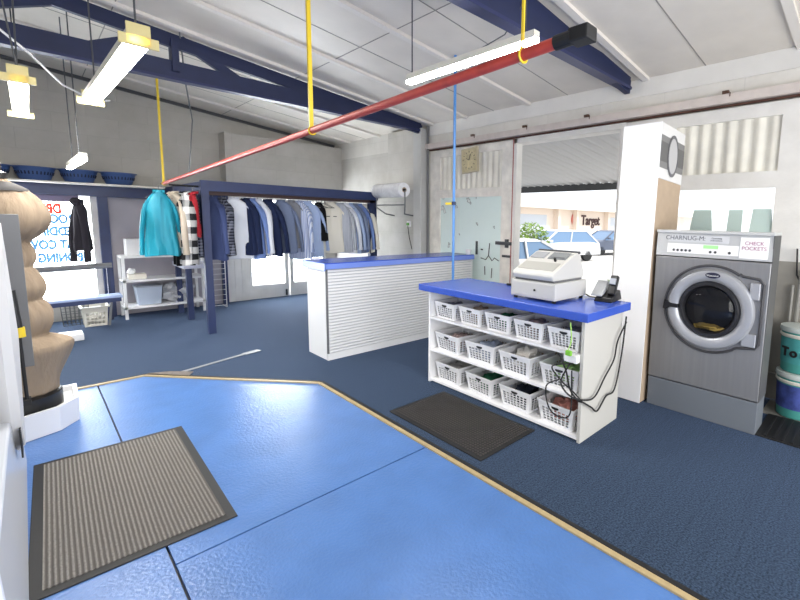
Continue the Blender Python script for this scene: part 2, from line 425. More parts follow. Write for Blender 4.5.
c = MB(); c.box(X0 - .03, X0 + .01, 4.18, 4.5, 1.39, 1.44); c.box(X0 - .035, X0, 4.25, 4.3, 1.35, 1.48); c.box(X0 - .025, X0, 4.2, 4.36, 1.2, 1.235); c.build('latch', DGREY, d3)
c = MB()
for y, z, h in ((4.95, 1.2, .22), (4.83, 1.28, .02)): c.box(X0 + .008, X0 + .021, y - .02, y + .02, z, z + h)
c.tube([(X0 + .015, 4.46, 1.13), (X0 + .015, 4.55, 1.17), (X0 + .015, 4.6, 1.12), (X0 + .015, 4.68, 1.2), (X0 + .015, 4.74, 1.13), (X0 + .015, 4.85, 1.15)], .007)
c.tube([(X0 + .015, 4.68, 1.2), (X0 + .015, 4.66, 1.4)], .007); c.tube([(X0 + .015, 4.6, 1.0), (X0 + .015, 4.61, .84)], .007); c.tube([(X0 + .015, 4.75, .88), (X0 + .015, 4.76, 1.02)], .007)
c.build('cracked_paint', mat('dark crack in paint', (70, 76, 76), .8), d3)
# opening jambs, head
c = MB(); c.box(X0 - .01, X0 + .12, 4.13, 4.2, 0, 2.97); c.box(X0 - .01, X0 + .2, 2.44, 4.2, 2.9, 2.97); struct(c.build('trim_22', WHITE_PAINT))
c = MB(); c.box(X0 - .015, X0 + .02, 4.185, 4.20, 0, 2.97); struct(c.build('trim_23', mat('faded red paint', (170, 96, 90), .6)))
# right leaf behind washer and carton
c = MB()
c.box(X0, X0 + .06, 1.85, 2.52, .02, 2.96); c.box(X0, X0 + .06, .52, .85, .02, 2.96)
c.box(X0, X0 + .06, .85, 1.85, 2.83, 2.96); c.box(X0, X0 + .06, .85, 1.85, 2.14, 2.30); c.box(X0, X0 + .06, .85, 1.85, .02, 1.2)
d4 = struct(c.build('door_4', WHITE_PAINT))
c = MB(); corrugated(c, .85, 1.85, 2.30, 2.83, X0 + .03, .13); c.build('corrugated_panel', CORR, d4, smooth=True)
c = MB(); c.box(X0 + .03, X0 + .035, .85, 1.85, 1.2, 2.14); c.build('door_glass', GLASS, d4)
MB().box(X0 - .012, X0 - .001, -.4, 1.9, .02, 1.42).build('lower_panel', mat('grimy grey beige panel', (150, 146, 138), .7, var=.12, vscale=5), d4)
MINT = mat('pale mint vinyl lettering', (196, 216, 211), .5)
c = MB()
for (a, b, cc, d, hz) in ((1.66, 1.38, 1.6, 1.42, 1.92), (1.27, 1.12, 1.25, 1.12, 1.92), (1.07, .82, 1.03, .87, 1.93)):
    c.prism([(X0 + .028, a, 1.5), (X0 + .028, b, 1.5), (X0 + .028, d, hz), (X0 + .028, cc, hz)], (-.004, 0, 0))
c.build('vinyl_lettering', MINT, d4)
c = MB()
for y, z in ((.6, 2.7), (.6, 2.6), (.6, 2.5)): c.lathe([(.006, -.004), (.006, .004)], (X0 - .004, y, z), 8, 'x')
c.build('screws', DGREY, d4)
c = MB()
for y in (3.95, 2.95, 1.35, 5.0):
    c.box(X0 - .09, X0 - .05, y - .03, y + .03, 3.09, 3.12)
    c.box(X0 - .075, X0 - .065, y - .045, y - .035, 3.06, 3.1)
struct(c.build('trim_24', mat('rusty bracket', (84, 60, 48), .8)))
c = MB(); c.box(X0 + .02, X0 + .2, YF, .52, 0, 3.07); struct(c.build('wall_right_near', RWALL3))
# concrete strip by the wall under the buckets
c = MB(); c.box(4.64, XW + .02, YF, .72, -.01, .004); struct(c.build('floor_strip', mat('bare stained concrete', (120, 118, 112), .8, var=.15, vscale=10)))
# thin dark post at the right jamb of the opening
c = MB(); c.box(X0 + .1, X0 + .14, 2.5, 2.56, 0, 2.9); struct(c.build('trim_25', DGREY))

# ================================================================== OUTSIDE
ground = MB().box(XW + .2, 70, -40, 60, -.3, -.1).build('ground', mat('pale sunlit asphalt', (196, 194, 190), .9, var=.06, vscale=1.5)); struct(ground)
g2 = MB().box(-20, XW + .2, YB + .2, 60, -.3, -.02).build('ground_rear', mat('pale concrete yard', (205, 205, 205), .9)); struct(g2)
g3 = MB().box(-20, XW + .2, -20, YF - .2, -.3, -.02).build('ground_front', mat('pale footpath', (190, 190, 188), .9)); struct(g3)
# verandah roof outside the opening
c = MB(); n = 640
def vz(x): return 3.02 - .13 * (x - XW - .25)
for (dz, flip) in ((0, 0), (.01, 1)):
    lo = []; hi = []
    for i in range(n + 1):
        y = 8.5 * i / n; dd_ = .035 * math.cos(2 * PI * y / .2) + dz
        lo.append(c.bm.verts.new((XW + .25, y, vz(XW + .25) + dd_))); hi.append(c.bm.verts.new((XW + 3.45, y, vz(XW + 3.45) + dd_)))
    for i in range(n): c.bm.faces.new((lo[i], lo[i + 1], hi[i + 1], hi[i]))
ver = thing('verandah_roof', 'corrugated grey verandah roof outside the open doorway, dark gutter beam along its edge', 'awning')
c.build('corrugated_roof', mat('weathered corrugated iron', (196, 196, 198), .6, metal=0.0), ver, smooth=True)
MB().box(8.4, 8.5, 0, 8.5, 2.46, 2.6).build('gutter_beam', DGREY, ver)
c = MB()
for y in (.3, 4.2, 8.2):
    if y != 4.2: MB().box(8.4, 8.5, y, y + .1, -.1, 2.42).build('post', DGREY, ver)
c.bm.free()
# building across the car park
ang = math.atan2(2.0, 7.0)
bl = thing('shop_building', 'long low cream shop building across the car park with a store sign on its wall', 'building', (12, 22.0, -.1))
CREAM = mat('cream rendered wall', (226, 212, 198), .85)
MB().box(0, 60, 0, 10, 0, 3.04).build('wall', CREAM, bl)
MB().box(-.3, 60, -.9, 10.3, 3.04, 3.95).build('parapet', mat('pale parapet', (232, 222, 212), .85), bl)
for x in (14.5, 20.3, 23.4, 29.6, 36): MB().box(x, x + .35, -.5, 0, 0, 3.04).build('pilaster', CREAM, bl)
for x in (15.2, 31): MB().box(x, x + 4, -.02, .03, .3, 2.5).build('window', mat('pale shaded glass', (190, 196, 204), .2), bl)
SIGN = mat('dark brown sign letters', (70, 46, 44), .7); SIGNR = mat('faded red sign mark', (206, 90, 80), .7)
# outside the doorway: cars, bush
def car(name, label, loc, rz, paint, L=4.2, H=1.45, W=1.72, van=False, glassc=None):
    t = thing(name, label, 'car', loc, rz)
    k = L / 4.2
    prof = [(-2.1, .32), (-2.1, .62), (-2.05, .78), (-1.2, .9), (-.1, .95), (1.5, .95), (2.02, .9), (2.1, .6), (2.1, .32)]
    rings = []
    for y, ins in ((-W / 2, .06), (-W / 2 + .08, 0), (W / 2 - .08, 0), (W / 2, .06)):
        rings.append([(x * k * (1 - ins * .3), y, z + (0 if z < .4 else -ins)) for x, z in prof])
    MB().loft(rings).build('body', paint, t, smooth=True)
    top = [(-1.15, .88), (-.35, H - .04), (1.35 if van else .75, H - .02), (1.95 if van else 1.75, .92)]
    def gh(sh, dz, wf):
        return [[(x * k, y, z + dz) for x, z in top] for y in (0,)]
    gl = MB()
    b0, b1, t0, t1 = top[0][0] * k, top[3][0] * k, top[1][0] * k, top[2][0] * k
    wb, wt = W / 2 - .05, W / 2 - .2
    gl.hexa([(b0, -wb, .88), (b1, -wb, .9), (b1, wb, .9), (b0, wb, .88), (t0, -wt, H - .05), (t1, -wt, H - .05), (t1, wt, H - .05), (t0, wt, H - .05)])
    gl.build('windows', glassc or mat('blue tinted car glass', (110, 138, 170), .08), t)
    rf = MB(); rf.hexa([(t0 - .03, -wt - .02, H - .06), (t1 + .03, -wt - .02, H - .06), (t1 + .03, wt + .02, H - .06), (t0 - .03, wt + .02, H - .06),
                        (t0 + .1, -wt + .1, H), (t1 - .1, -wt + .1, H), (t1 - .1, wt - .1, H), (t0 + .1, wt - .1, H)])
    for s in (-1, 1):
        for (xb, xt) in ((b0, t0), (b1, t1), ((b0 + b1) / 2 - .1, (t0 + t1) / 2)):
            rf.bar((xb, s * (wb + .005), .88), (xt, s * (wt + .01), H - .05), .05, .07)
    rf.build('roof', paint, t)
    for x in (-1.3 * k, 1.3 * k):
        for s in (-1, 1):
            wl_ = MB(); wl_.lathe([(.2, -.1), (.3, -.09), (.31, 0), (.3, .09), (.2, .1)], (x, s * (W / 2 - .1), .31), 20, 'y')
            wo = wl_.build('wheel', BLACK, t, smooth=True)
            MB().lathe([(.17, -.01), (.19, 0), (.12, .02), (.03, .02)], (x, s * (W / 2 + (.005 if s > 0 else -.015)), .31), 16, 'y').build('hubcap', STEEL_D, wo)
    for s in (-1, 1):
        MB().box(-2.12 * k, -2.0 * k, s * .6 - .18, s * .6 + .18, .62, .74, .02).build('headlight', mat('clear headlamp', (215, 222, 226), .1), t)
    for s in (-1, 1): MB().box(-.95 * k, -.8 * k, s * (W / 2 + .08) - .08, s * (W / 2 + .08) + .08, .95, 1.06, .02).build('mirror', paint, t)
    MB().box(-2.13 * k, -2.08 * k, -.5, .5, .42, .55).build('grille', DGREY, t)
    return t
WCAR = mat('white car paint', (225, 226, 228), .2); DCAR = mat('dark blue grey car paint', (92, 100, 118), .3)
car('hatchback', 'white hatchback parked nearest the doorway, seen behind the cash register', (8.5, 7.35, -.1), math.radians(-14), WCAR, H=1.42)
car('station_wagon', 'white station wagon further out in the car park, facing left', (17.6, 11.9, -.1), math.radians(-17), WCAR, L=4.6, H=1.5, van=True)
car('sedan', 'dark blue-grey car at the right edge of the doorway view', (24.3, 12.4, -.1), math.radians(-20), DCAR, L=4.4)
# store sign
sg = thing('store_sign', 'store sign of dark letters and a red ring on the building across the car park', 'sign', (0, 0, 0))
sg.location = (38.3, 21.96, 2.0)
text('Target', 'letters', SIGN, sg, (.5, 0, 0), (PI / 2, 0, 0), 1.35, 'CENTER', .03, .03)
c = MB(); c.lathe([(.36, 0), (.36, .03), (.64, .03), (.64, 0)], (-2.5, -.03, .1), 28, 'y', cap=False); c.lathe([(.2, -.0), (.2, .03)], (-2.5, -.03, .1), 20, 'y')
c.build('ring_mark', SIGNR, sg)
# bush
def bush(loc, r, h, label, name='garden_bush', n=1500, lc=((110, 138, 52), (176, 190, 90))):
    t = thing(name, label, 'bush', loc)
    st = MB()
    for k in range(6):
        a = k * 1.05; st.tube([(0, 0, 0), (math.cos(a) * r * .3, math.sin(a) * r * .3, h * .4), (math.cos(a) * r * .6, math.sin(a) * r * .6, h * .75)], [.03 * min(1, r), .02 * min(1, r), .008 * min(1, r)], 6)
    st.build('stem', CARD, t)
    lf = MB(); rnd = random.Random(3)
    for i in range(n):
        while True:
            p = Vector((rnd.uniform(-1, 1), rnd.uniform(-1, 1), rnd.uniform(-1, 1)))
            if .45 < p.length < 1: break
        q = Vector((p.x * r, p.y * r, h * .55 + p.z * h * .45)); q += Vector(noise.noise_vector(p * 2.5)) * r * .15
        d = Vector((rnd.gauss(0, 1), rnd.gauss(0, 1), rnd.gauss(0, 1))).normalized(); e = d.orthogonal().normalized()
        s = rnd.uniform(.05, .1)
        lf.quad([q - d * s, q - e * s * .5, q + d * s, q + e * s * .5])
    m = mat('yellow green leaves', lc[0], .6, var=.35, vscale=3)
    lf.build('foliage', m, t)
    return t
bush((12.0, 9.25, -.1), .85, 1.85, 'yellow-green bush behind the parked hatchback, outside the doorway')
bush((9.6, 4.75, -.1), .22, .5, 'small yellow-flowering plant low at the right side of the open doorway', 'flowering_plant', 250, ((190, 190, 60), (200, 200, 90)))

# ================================================================== ROOF TRUSSES
def truss(y, label, x0=XL, full=True):
    t = thing('roof_truss', label, 'roof truss', (0, y, 0))
    w_ = .08
    MB().box(x0, XW - .12, -w_ / 2, w_ / 2, 3.335, 3.52).build('bottom_chord', NAVY_T, t)
    MB().box(x0, XW - .12, -w_ / 2 - .02, w_ / 2 + .02, 3.305, 3.335).build('flange', mat('navy flange paint', (38, 46, 88), .4), t)
    c = MB(); c.bar((x0, 0, roofz(x0) - .1), (XW - .1, 0, roofz(XW - .1) - .1), w_ - .016, .15); c.build('top_chord', NAVY_T, t)
    MB().bar((1.33, 0, 3.4), (1.33, 0, roofz(1.33) - .1), .07, .15, (0, 1, 0)).build('post', NAVY_T, t)
    for a, b in (((1.4, 3.78), (2.05, 3.45)), ((1.25, 3.78), (.55, 3.45)), ((-.6, 3.98), (-1.4, 3.45)), ((-.6, 3.45), (.5, 3.9))):
        MB().bar((a[0], 0, a[1]), (b[0], 0, b[1]), .06, .10).build('brace', NAVY_T, t)
    return t
truss(6.28, 'far navy roof truss crossing above the hanging lights to the corner column')
truss(2.40, 'near navy roof truss above the doorway, partly behind the end of the red pipe')

# ================================================================== COUNTERS
# striped counter
t = thing('reception_counter', 'long white counter clad in horizontal slats with a bright blue top', 'counter', (2.43, 4.9, 0))
L, D, H = 2.5, .52, 1.21
MB().box(0, L, .034, D, .0, 1.12, .004).build('cabinet', WHITE, t)
MB().box(.02, L - .02, .026, .034, .08, 1.13).build('slat_backing', mat('shadow grey backing', (186, 189, 198), .8), t)  # backing coloured grey to paint the shadow in the slat gaps
MB().box(-.03, L, -.03, D + .06, 1.15, H, .004).build('counter_top', LAM_BLUE, t)
c = MB(); c.box(-.032, L, -.034, -.018, 1.135, H - .012); c.box(-.034, -.02, -.034, D + .06, 1.12, H - .004)
c.build('edge_band', mat('blue edge band with painted glare', (120, 146, 226), .3), t)  # laminate blue lightened, glare along the edge painted into the colour
c = MB(); nsl = 27
for i in range(nsl):
    z0 = .09 + i * (1.04 / nsl)
    c.prism([(.02, .026, z0 + .002), (.02, -.0, z0 + .004), (.02, .0, z0 + 1.04 / nsl - .008), (.02, .026, z0 + 1.04 / nsl - .006)], (L - .02, 0, 0))
c.build('slatted_front', WHITE, t)
MB().box(0, L, 0, .02, 0, .085).build('kickboard', WHITE, t)
MB().box(0, .02, 0, .02, .085, 1.13).build('corner_strip', GREY, t)

# service desk with shelves
DX, DY0, DY1, DZ = 2.89, 1.64, 3.53, 1.07
t = thing('service_desk', 'white open-shelved service desk with a bright blue top full of baskets', 'desk', (DX, DY0, 0))
W_, LL = .64, DY1 - DY0
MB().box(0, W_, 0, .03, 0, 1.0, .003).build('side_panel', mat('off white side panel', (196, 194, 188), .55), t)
MB().box(0, W_, LL - .03, LL, 0, 1.0, .003).build('side_panel', WHITE, t)
MB().box(W_ - .02, W_, .03, LL - .03, .04, 1.0).build('back_panel', CARD, t)
for z in (.02, .35, .70): MB().box(0.005, W_ - .02, .03, LL - .03, z, z + .022).build('shelf', WHITE, t)
MB().box(-.05, W_ + .05, -.05, LL + .11, 1.0, DZ, .006).build('desk_top', LAM_BLUE, t)

# baskets
def lattice_basket(w, d, h, nx=7, nz=5, m=PLASTIC_W):
    """w along y, d along x; front faces -x. returns (walls+bottom bm, rim bm)"""
    mb = MB(); tp = .86; R = .02
    def corner(sx, sy, f):
        k = tp + (1 - tp) * f
        return Vector((sx * d / 2 * k, sy * w / 2 * k, h * f))
    for (a, b, n) in (((-1, 1), (-1, -1), nx), ((-1, -1), (1, -1), nx), ((1, -1), (1, 1), nx), ((1, 1), (-1, 1), nx)):
        us = [0, .09] + [.09 + .82 * i / n for i in range(1, n)] + [.91, 1]
        fs = [0, .1] + [.1 + .66 * i / nz for i in range(1, nz)] + [.76, 1]
        P = lambda u, f: corner(*a, f) * (1 - u) + corner(*b, f) * u
        for j in range(len(fs) - 1):
            for i in range(len(us) - 1):
                u0, u1, f0, f1 = us[i], us[i + 1], fs[j], fs[j + 1]
                if 0 < i < len(us) - 2 and 0 < j < len(fs) - 2:
                    du, df = (u1 - u0) * .14, (f1 - f0) * .14
                    o4 = [mb.bm.verts.new(P(u, f)) for u, f in ((u0, f0), (u1, f0), (u1, f1), (u0, f1))]
                    i4 = [mb.bm.verts.new(P(u, f)) for u, f in ((u0 + du, f0 + df), (u1 - du, f0 + df), (u1 - du, f1 - df), (u0 + du, f1 - df))]
                    for q in range(4): mb.bm.faces.new((o4[q], o4[(q + 1) % 4], i4[(q + 1) % 4], i4[q]))
                else: mb.quad([P(u0, f0), P(u1, f0), P(u1, f1), P(u0, f1)])
    p = [corner(-1, -1, 0), corner(1, -1, 0), corner(1, 1, 0), corner(-1, 1, 0)]
    mb.quad(p)
    return mb
def make_basket(w, d, h, label, group):
    t = thing('storage_basket', label, 'basket', (0, 0, 0), 0, group)
    b = lattice_basket(w, d, h); 
    bmesh.ops.remove_doubles(b.bm, verts=b.bm.verts, dist=.0005)
    o = b.build('basket_body', PLASTIC_W, t); s = o.modifiers.new('solid', 'SOLIDIFY'); s.thickness = .004
    rm = MB()
    P = [(-d / 2, -w / 2), (d / 2, -w / 2), (d / 2, w / 2), (-d / 2, w / 2)]
    for i in range(4):
        a, b2 = P[i], P[(i + 1) % 4]
        rm.bar((a[0], a[1], h), (b2[0], b2[1], h), .016, .014)
    rm.build('rim', PLASTIC_W, t, bevel=.003)
    MB().lathe([(.035, 0), (.036, .004), (.03, .005)], (0, 0, 0), 14, 'x').build('grip_hole', BLACKP, t)
    g_ = [x for x in COL.objects if x.parent == t and x.name.startswith('grip_hole')][0]
    g_.scale = (1, 1.1, .45); g_.location = (-d / 2 * .985, 0, h * .85)
    return t
def lump(mb, c, r, seed, flat=1.0, sub=2):
    """crumpled cloth ball"""
    ret = bmesh.ops.create_icosphere(mb.bm, subdivisions=sub + 1, radius=1)
    for v in ret['verts']:
        n_ = noise.noise(v.co * 1.7 + Vector((seed, seed * 2.1, 0))) * .5 + noise.noise(v.co * 4 + Vector((seed, 0, 0))) * .28
        v.co = v.co * (1 + n_)
        v.co = Vector((v.co.x * r[0], v.co.y * r[1], v.co.z * r[2])) + Vector(c)
C_GREEN = mat('bottle green cloth', (22, 92, 62), .9); C_WHITEC = mat('white crumpled cloth', (222, 218, 210), .95, bump=.2, bscale=40)
C_NAVYC = mat('dark navy cloth', (22, 30, 48), .95); C_TEALD = mat('dark teal cloth', (18, 64, 84), .9)
C_GREYC = mat('grey cloth', (150, 148, 146), .95); C_PINK = mat('dusty pink cloth', (190, 130, 120), .95); C_LIME = mat('pale lime cloth', (150, 190, 120), .95)
C_PATCH = mat('mixed faded rags', (150, 130, 128), .95, var=.5, vscale=22)
row_defs = [
    (.722, .31, .32, .165, 5, [('grey rags', C_GREYC), ('tan rags', CARD), ('a green bottle-coloured cloth', C_GREEN), ('dark and orange cloth', C_PATCH), ('pale grey cloth', C_GREYC)], 'top'),
    (.372, .37, .38, .185, 4, [('a few mixed rags', C_PATCH), ('grey-blue paper', mat('grey blue paper', (150, 160, 180), .9)), ('a heap of white rags', C_WHITEC), ('grey and lime cloth', C_LIME)], 'middle'),
    (.042, .37, .38, .185, 4, [('grey cloth', C_GREYC), ('folded green cloth', C_GREEN), ('dark navy cloth', C_NAVYC), ('dusty pink cloth', C_PINK)], 'bottom')]
order = ['leftmost', 'second', 'third', 'fourth', 'fifth']
for z, bw, bd, bh, n, cont, rowname in row_defs:
    grp = 'white lattice baskets on the desk shelves'
    proto = None
    for i in range(n):
        y = DY1 - .03 - (LL - .06) * (i + .5) / n
        lab = 'white lattice basket holding %s, %s from the left on the %s desk shelf' % (cont[i][0], order[i] if i else 'first', rowname)
        lab = ' '.join(lab.split()[:16])
        if i == 0: b = proto = make_basket(bw, bd, bh, lab, grp)
        else: b = copy_tree(proto); b['label'] = lab
        b.location = (DX + .03 + bd / 2 + random.uniform(0, .02), y, z)
        b.rotation_euler = (0, 0, random.uniform(-.06, .06))
        rg = MB(); lump(rg, (0, 0, 0), (bd * .36, bw * .34, bh * .42), i * 3.1 + z * 9, sub=3)
        o = rg.build('folded_cloth' if 'folded' in cont[i][0] else 'crumpled_cloth', cont[i][1], None, smooth=True)
        o.location = (b.location.x + .01, y, z + bh * (.62 if 'heap' in cont[i][0] else .5))
        tag(o, ('%s lying in the %s basket on the %s desk shelf' % (cont[i][0].replace('a ', '', 1) if cont[i][0].startswith('a ') else cont[i][0], order[i], rowname)), 'cloth', 'cloths in the desk baskets')

# cash register
t = thing('cash_register', 'off-white cash register on the right half of the blue desk top', 'cash register', (2.97, 1.98, DZ), 0)
t.scale = (1.2, 1.04, 1.14)
MB().box(0, .42, 0, .46, .02, .15, .006).build('cash_drawer', mat('warm white plastic', (194, 193, 189), .45), t)
c = MB(); c.box(-.004, .002, .02, .44, .035, .135, .002); o = c.build('drawer_front', mat('drawer front plastic', (188, 187, 183), .45), t)
MB().lathe([(.009, -.008), (.009, 0)], (-.003, .2, .085), 12, 'x').build('key_lock', BLACKP, o)
for x, y in ((.03, .03), (.03, .43), (.39, .03), (.39, .43)): MB().box(x - .012, x + .012, y - .012, y + .012, 0, .02).build('foot', BLACK, t)
RG = mat('register body plastic', (198, 197, 193), .42)
c = MB(); c.prism([(.0, .02, .165), (-.015, .02, .2), (.0, .02, .225), (.28, .02, .36), (.34, .02, .365), (.41, .02, .2), (.40, .02, .165)], (0, .42, 0))
c.build('register_body', RG, t, bevel=.012)
MB().box(.02, .39, .03, .43, .15, .17).build('body_base', GREY, t)
def slope(x0, x1, y0, y1, h, th):   # box on the sloping keyboard
    s = Vector((.28, 0, .135)).normalized(); nn = Vector((-s.z, 0, s.x)); o_ = Vector((0, 0, .225))
    p = []
    for hh in (h, h + th):
        for (a_, b_) in ((x0, y0), (x1, y0), (x1, y1), (x0, y1)): q = o_ + s * a_ + nn * hh; p.append((q.x, b_, q.z))
    return p
c = MB().hexa(slope(.03, .14, .05, .41, 0.0, .004)); kb = c.build('keyboard', mat('pale key membrane', (172, 171, 166), .5), t)
c = MB().hexa(slope(.2, .29, .27, .41, .0, .008)); c.build('receipt_cover', mat('smoky clear cover', (166, 168, 172), .15), t)
c = MB().hexa(slope(.2, .3, .05, .23, .0, .006)); o = c.build('display', mat('grey lcd window', (132, 136, 138), .2), t)
MB().hexa(slope(.215, .225, .07, .21, .006, .002)).build('display_digits', DGREY, o)
c = MB().hexa(slope(.165, .18, .12, .135, 0.0, .03)); c.build('mode_key', BLACK, t)
c = MB(); c.bar((.33, .02, .365), (.33, .44, .365), .03, .02); c.build('rear_edge', DGREY, t)
# card terminal
t = thing('card_terminal', 'black and grey payment terminal at the right end of the blue desk top', 'card terminal', (3.40, 1.68, DZ), math.radians(8))
t.scale = (1.3, 1.3, 1.15)
MB().hexa([(0, 0, 0), (.2, 0, 0), (.2, .13, 0), (0, .13, 0), (0.01, 0.01, .035), (.19, 0.01, .075), (.19, .12, .075), (0.01, .12, .035)]).build('base', BLACKP, t, bevel=.006)
MB().hexa([(.0, .075, .04), (.15, .075, .085), (.15, .15, .085), (.0, .15, .04), (0.0, .075, .055), (.13, .075, .15), (.13, .15, .15), (.0, .15, .055)]).build('keypad', mat('light grey keypad', (176, 178, 180), .4), t, bevel=.004)
h_ = MB().bar((.06, .03, .05), (.13, .03, .19), .055, .04).build('handset', BLACKP, t, bevel=.01)
MB().bar((.083, .03, .125), (.105, .03, .165), .04, .046).build('handset_screen', mat('grey lcd', (150, 156, 168), .3), h_)
c = MB(); c.tube([(3.40, 2.40, DZ + .3), (3.46, 2.3, DZ + .22), (3.5, 2.05, DZ + .05), (3.5, 1.95, DZ + .01), (3.52, 1.86, DZ + .01)], .006)
tag(c.build('register_cable', BLACK, smooth=True), 'black cable running from the cash register down to the payment terminal', 'cable')
c = MB(); c.tube([(3.40, 2.44, DZ + .3), (3.44, 2.56, DZ + .2), (3.5, 2.76, DZ + .08), (3.48, 2.8, DZ + .02), (3.5, 2.95, DZ + .01)], .012)
tag(c.build('register_cable', BLACK, smooth=True), 'thick black cord drooping from the left rear of the cash register', 'cable')

# cables at the desk's right end
def cable(pts, r, m, label, name='power_cable'):
    cu = []
    P = [Vector(p) for p in pts]
    for i in range(len(P) - 1):
        p0 = P[max(i - 1, 0)]; p1 = P[i]; p2 = P[i + 1]; p3 = P[min(i + 2, len(P) - 1)]
        for k in range(6):
            u = k / 6
            cu.append(.5 * ((2 * p1) + (-p0 + p2) * u + (2 * p0 - 5 * p1 + 4 * p2 - p3) * u * u + (-p0 + 3 * p1 - 3 * p2 + p3) * u ** 3))
    cu.append(P[-1]); c = MB(); c.tube(cu, r, 6)
    return tag(c.build(name, m, smooth=True), label, 'cable')
t = thing('power_strip', 'white power outlet box with green plug at the right front of the top desk shelf', 'power strip', (2.84, 1.73, .66))
MB().box(0, .05, -.06, .06, 0, .06, .006).build('outlet_box', PLASTIC_W, t)
MB().box(-.03, .0, -.02, .03, .06, .1, .006).build('green_plug', mat('lime green plug', (120, 190, 60), .4), t)
cable([(2.84, 1.74, .98), (2.83, 1.72, .85), (2.81, 1.73, .77)], .005, mat('lime cable', (150, 200, 90), .5), 'short lime-green cable rising from the green plug to the desk top')
cable([(2.83, 1.84, .72), (2.83, 1.76, .6), (2.84, 1.72, .45), (2.86, 1.66, .37), (2.87, 1.61, .36), (3.0, 1.61, .28), (3.1, 1.61, .22), (3.25, 1.615, .3), (3.4, 1.615, .32), (3.5, 1.615, .6), (3.52, 1.6, .95)], .007, BLACK, 'black cable looping low across the desk end panel and up its back edge')
cable([(2.83, 1.72, .66), (2.8, 1.78, .5), (2.82, 1.7, .4), (2.9, 1.615, .37), (3.05, 1.61, .36), (3.2, 1.61, .48), (3.35, 1.61, .6), (3.4, 1.61, .75), (3.53, 1.6, .9)], .007, BLACK, 'black cable climbing diagonally across the middle of the desk end panel')
cable([(2.83, 1.82, .5), (2.82, 1.93, .42), (2.82, 1.9, .25), (2.82, 1.8, .2), (2.83, 1.7, .26), (2.84, 1.71, .6)], .006, BLACK, 'black cable hanging in a loop in front of the lower right baskets')
cable([(2.84, 1.7, .66), (2.82, 1.88, .6), (2.83, 1.8, .5), (2.84, 1.7, .44), (2.88, 1.63, .36)], .006, BLACK, 'black cable tangle just below the power outlet box')

# blue pole with yellow clamp
t = thing('ceiling_pole', 'slim bright blue pole standing between the two counters up to the roof', 'pole', (3.47, 3.78, 0))
MB().tube([(0, 0, 0), (0, 0, roofz(3.47))], .016, 14).build('pole', mat('bright blue paint', (84, 140, 206), .3), t, smooth=True)
MB().lathe([(.05, 0), (.05, .012), (.02, .02)], (0, 0, 0), 18).build('base_flange', STEEL_D, t)
MB().lathe([(.026, 0), (.026, .04)], (0, 0, 1.93), 14).build('clamp', NAVY_D, t)
MB().bar((-.0, .02, 1.95), (-.06, .08, 1.945), .03, .025).build('yellow_hook', YELLOW, t)

# small white cup at the end of the striped counter
t = MB().lathe([(.035, 0), (.042, .04), (.045, .08), (.04, .08), (.035, .01)], (4.86, 4.93, 1.211), 18).build('paper_cup', PLASTIC_W, None, smooth=True)
tag(t, 'small white cup on the far right corner of the striped counter', 'cup')
t = MB().box(2.50, 2.58, 5.35, 5.42, 1.211, 1.235, .005).build('stapler_block', PLASTIC_W, None)
t.name = 'bell_push'; tag(t, 'tiny white item at the left end of the striped counter top', 'counter item')

# ================================================================== WASHER
t = thing('washing_machine', 'stainless steel front-loading commercial washer on a grey plinth by the right wall', 'washing machine', (4.05, .66, 0))
WY, WD = .93, .95
MB().box(.015, .28, .0, WY, .29, 1.46, .006).build('front_body', STEEL, t)
MB().box(.28, WD, .12, WY, .29, 1.6, .006).build('rear_body', STEEL_D, t)
MB().box(0.02, .3, 0, WY, 0, .28, .006).build('plinth', mat('grey painted plinth', (112, 118, 126), .55), t)
MB().box(0.3, WD, .1, WY, 0, .29).build('plinth_rear', DGREY, t)
MB().hexa([(.01, 0, 1.47), (.28, 0, 1.47), (.28, WY, 1.47), (.01, WY, 1.47), (.03, 0, 1.68), (.28, 0, 1.68), (.28, WY, 1.68), (.03, WY, 1.68)]).build('console', mat('satin console metal', (196, 198, 200), .4, metal=.3), t)
MB().box(.01, .30, -.005, WY + .005, 1.68, 1.705, .004).build('top_panel', mat('pale top panel', (205, 206, 206), .4, metal=.2), t)
def on_console(y0, y1, z0, z1, th=.003):
    fx = lambda z: .01 + (z - 1.47) / .21 * .02
    return MB().hexa([(fx(z0) - th, y0, z0), (fx(z0), y0, z0), (fx(z0), y1, z0), (fx(z0) - th, y1, z0), (fx(z1) - th, y0, z1), (fx(z1), y0, z1), (fx(z1), y1, z1), (fx(z1) - th, y1, z1)])
ps = on_console(.24, .83, 1.50, 1.585).build('control_strip', PAPER, t)
on_console(.40, .52, 1.55, 1.58, .005).build('display', mat('green lcd', (150, 205, 140), .3, emit=.3), ps)
bt = MB()
for y, z in ((.77, 1.525), (.735, 1.525), (.70, 1.525), (.665, 1.525), (.63, 1.525), (.46, 1.522), (.42, 1.522), (.31, 1.522)):
    bt = MB().lathe([(.011, -.004), (.012, .004)], (.012, y, z), 14, 'x').build('button', DGREY, ps)
lb = on_console(.32, .83, 1.60, 1.66).build('brand_label', mat('silver label', (206, 208, 212), .4), t)
TXT = mat('grey printed lettering', (96, 100, 108), .6)
tilt = math.atan(.02 / .21)
text('CHARNUG-M:', 'lettering', TXT, lb, (.0215, .68, 1.635), (PI / 2 - tilt, 0, -PI / 2), .055)
text('Operating\ninstructions', 'small_print', TXT, lb, (.0215, .42, 1.632), (PI / 2 - tilt, 0, -PI / 2), .02)
nt = on_console(.03, .235, 1.485, 1.66, .006).build('notice', PAPER, t)
NT = mat('pink purple marker', (176, 120, 150), .7)
text('CHECK\nPOCKETS', 'handwriting', NT, nt, (.0135, .132, 1.59), (PI / 2 - tilt, 0, -PI / 2), .042)
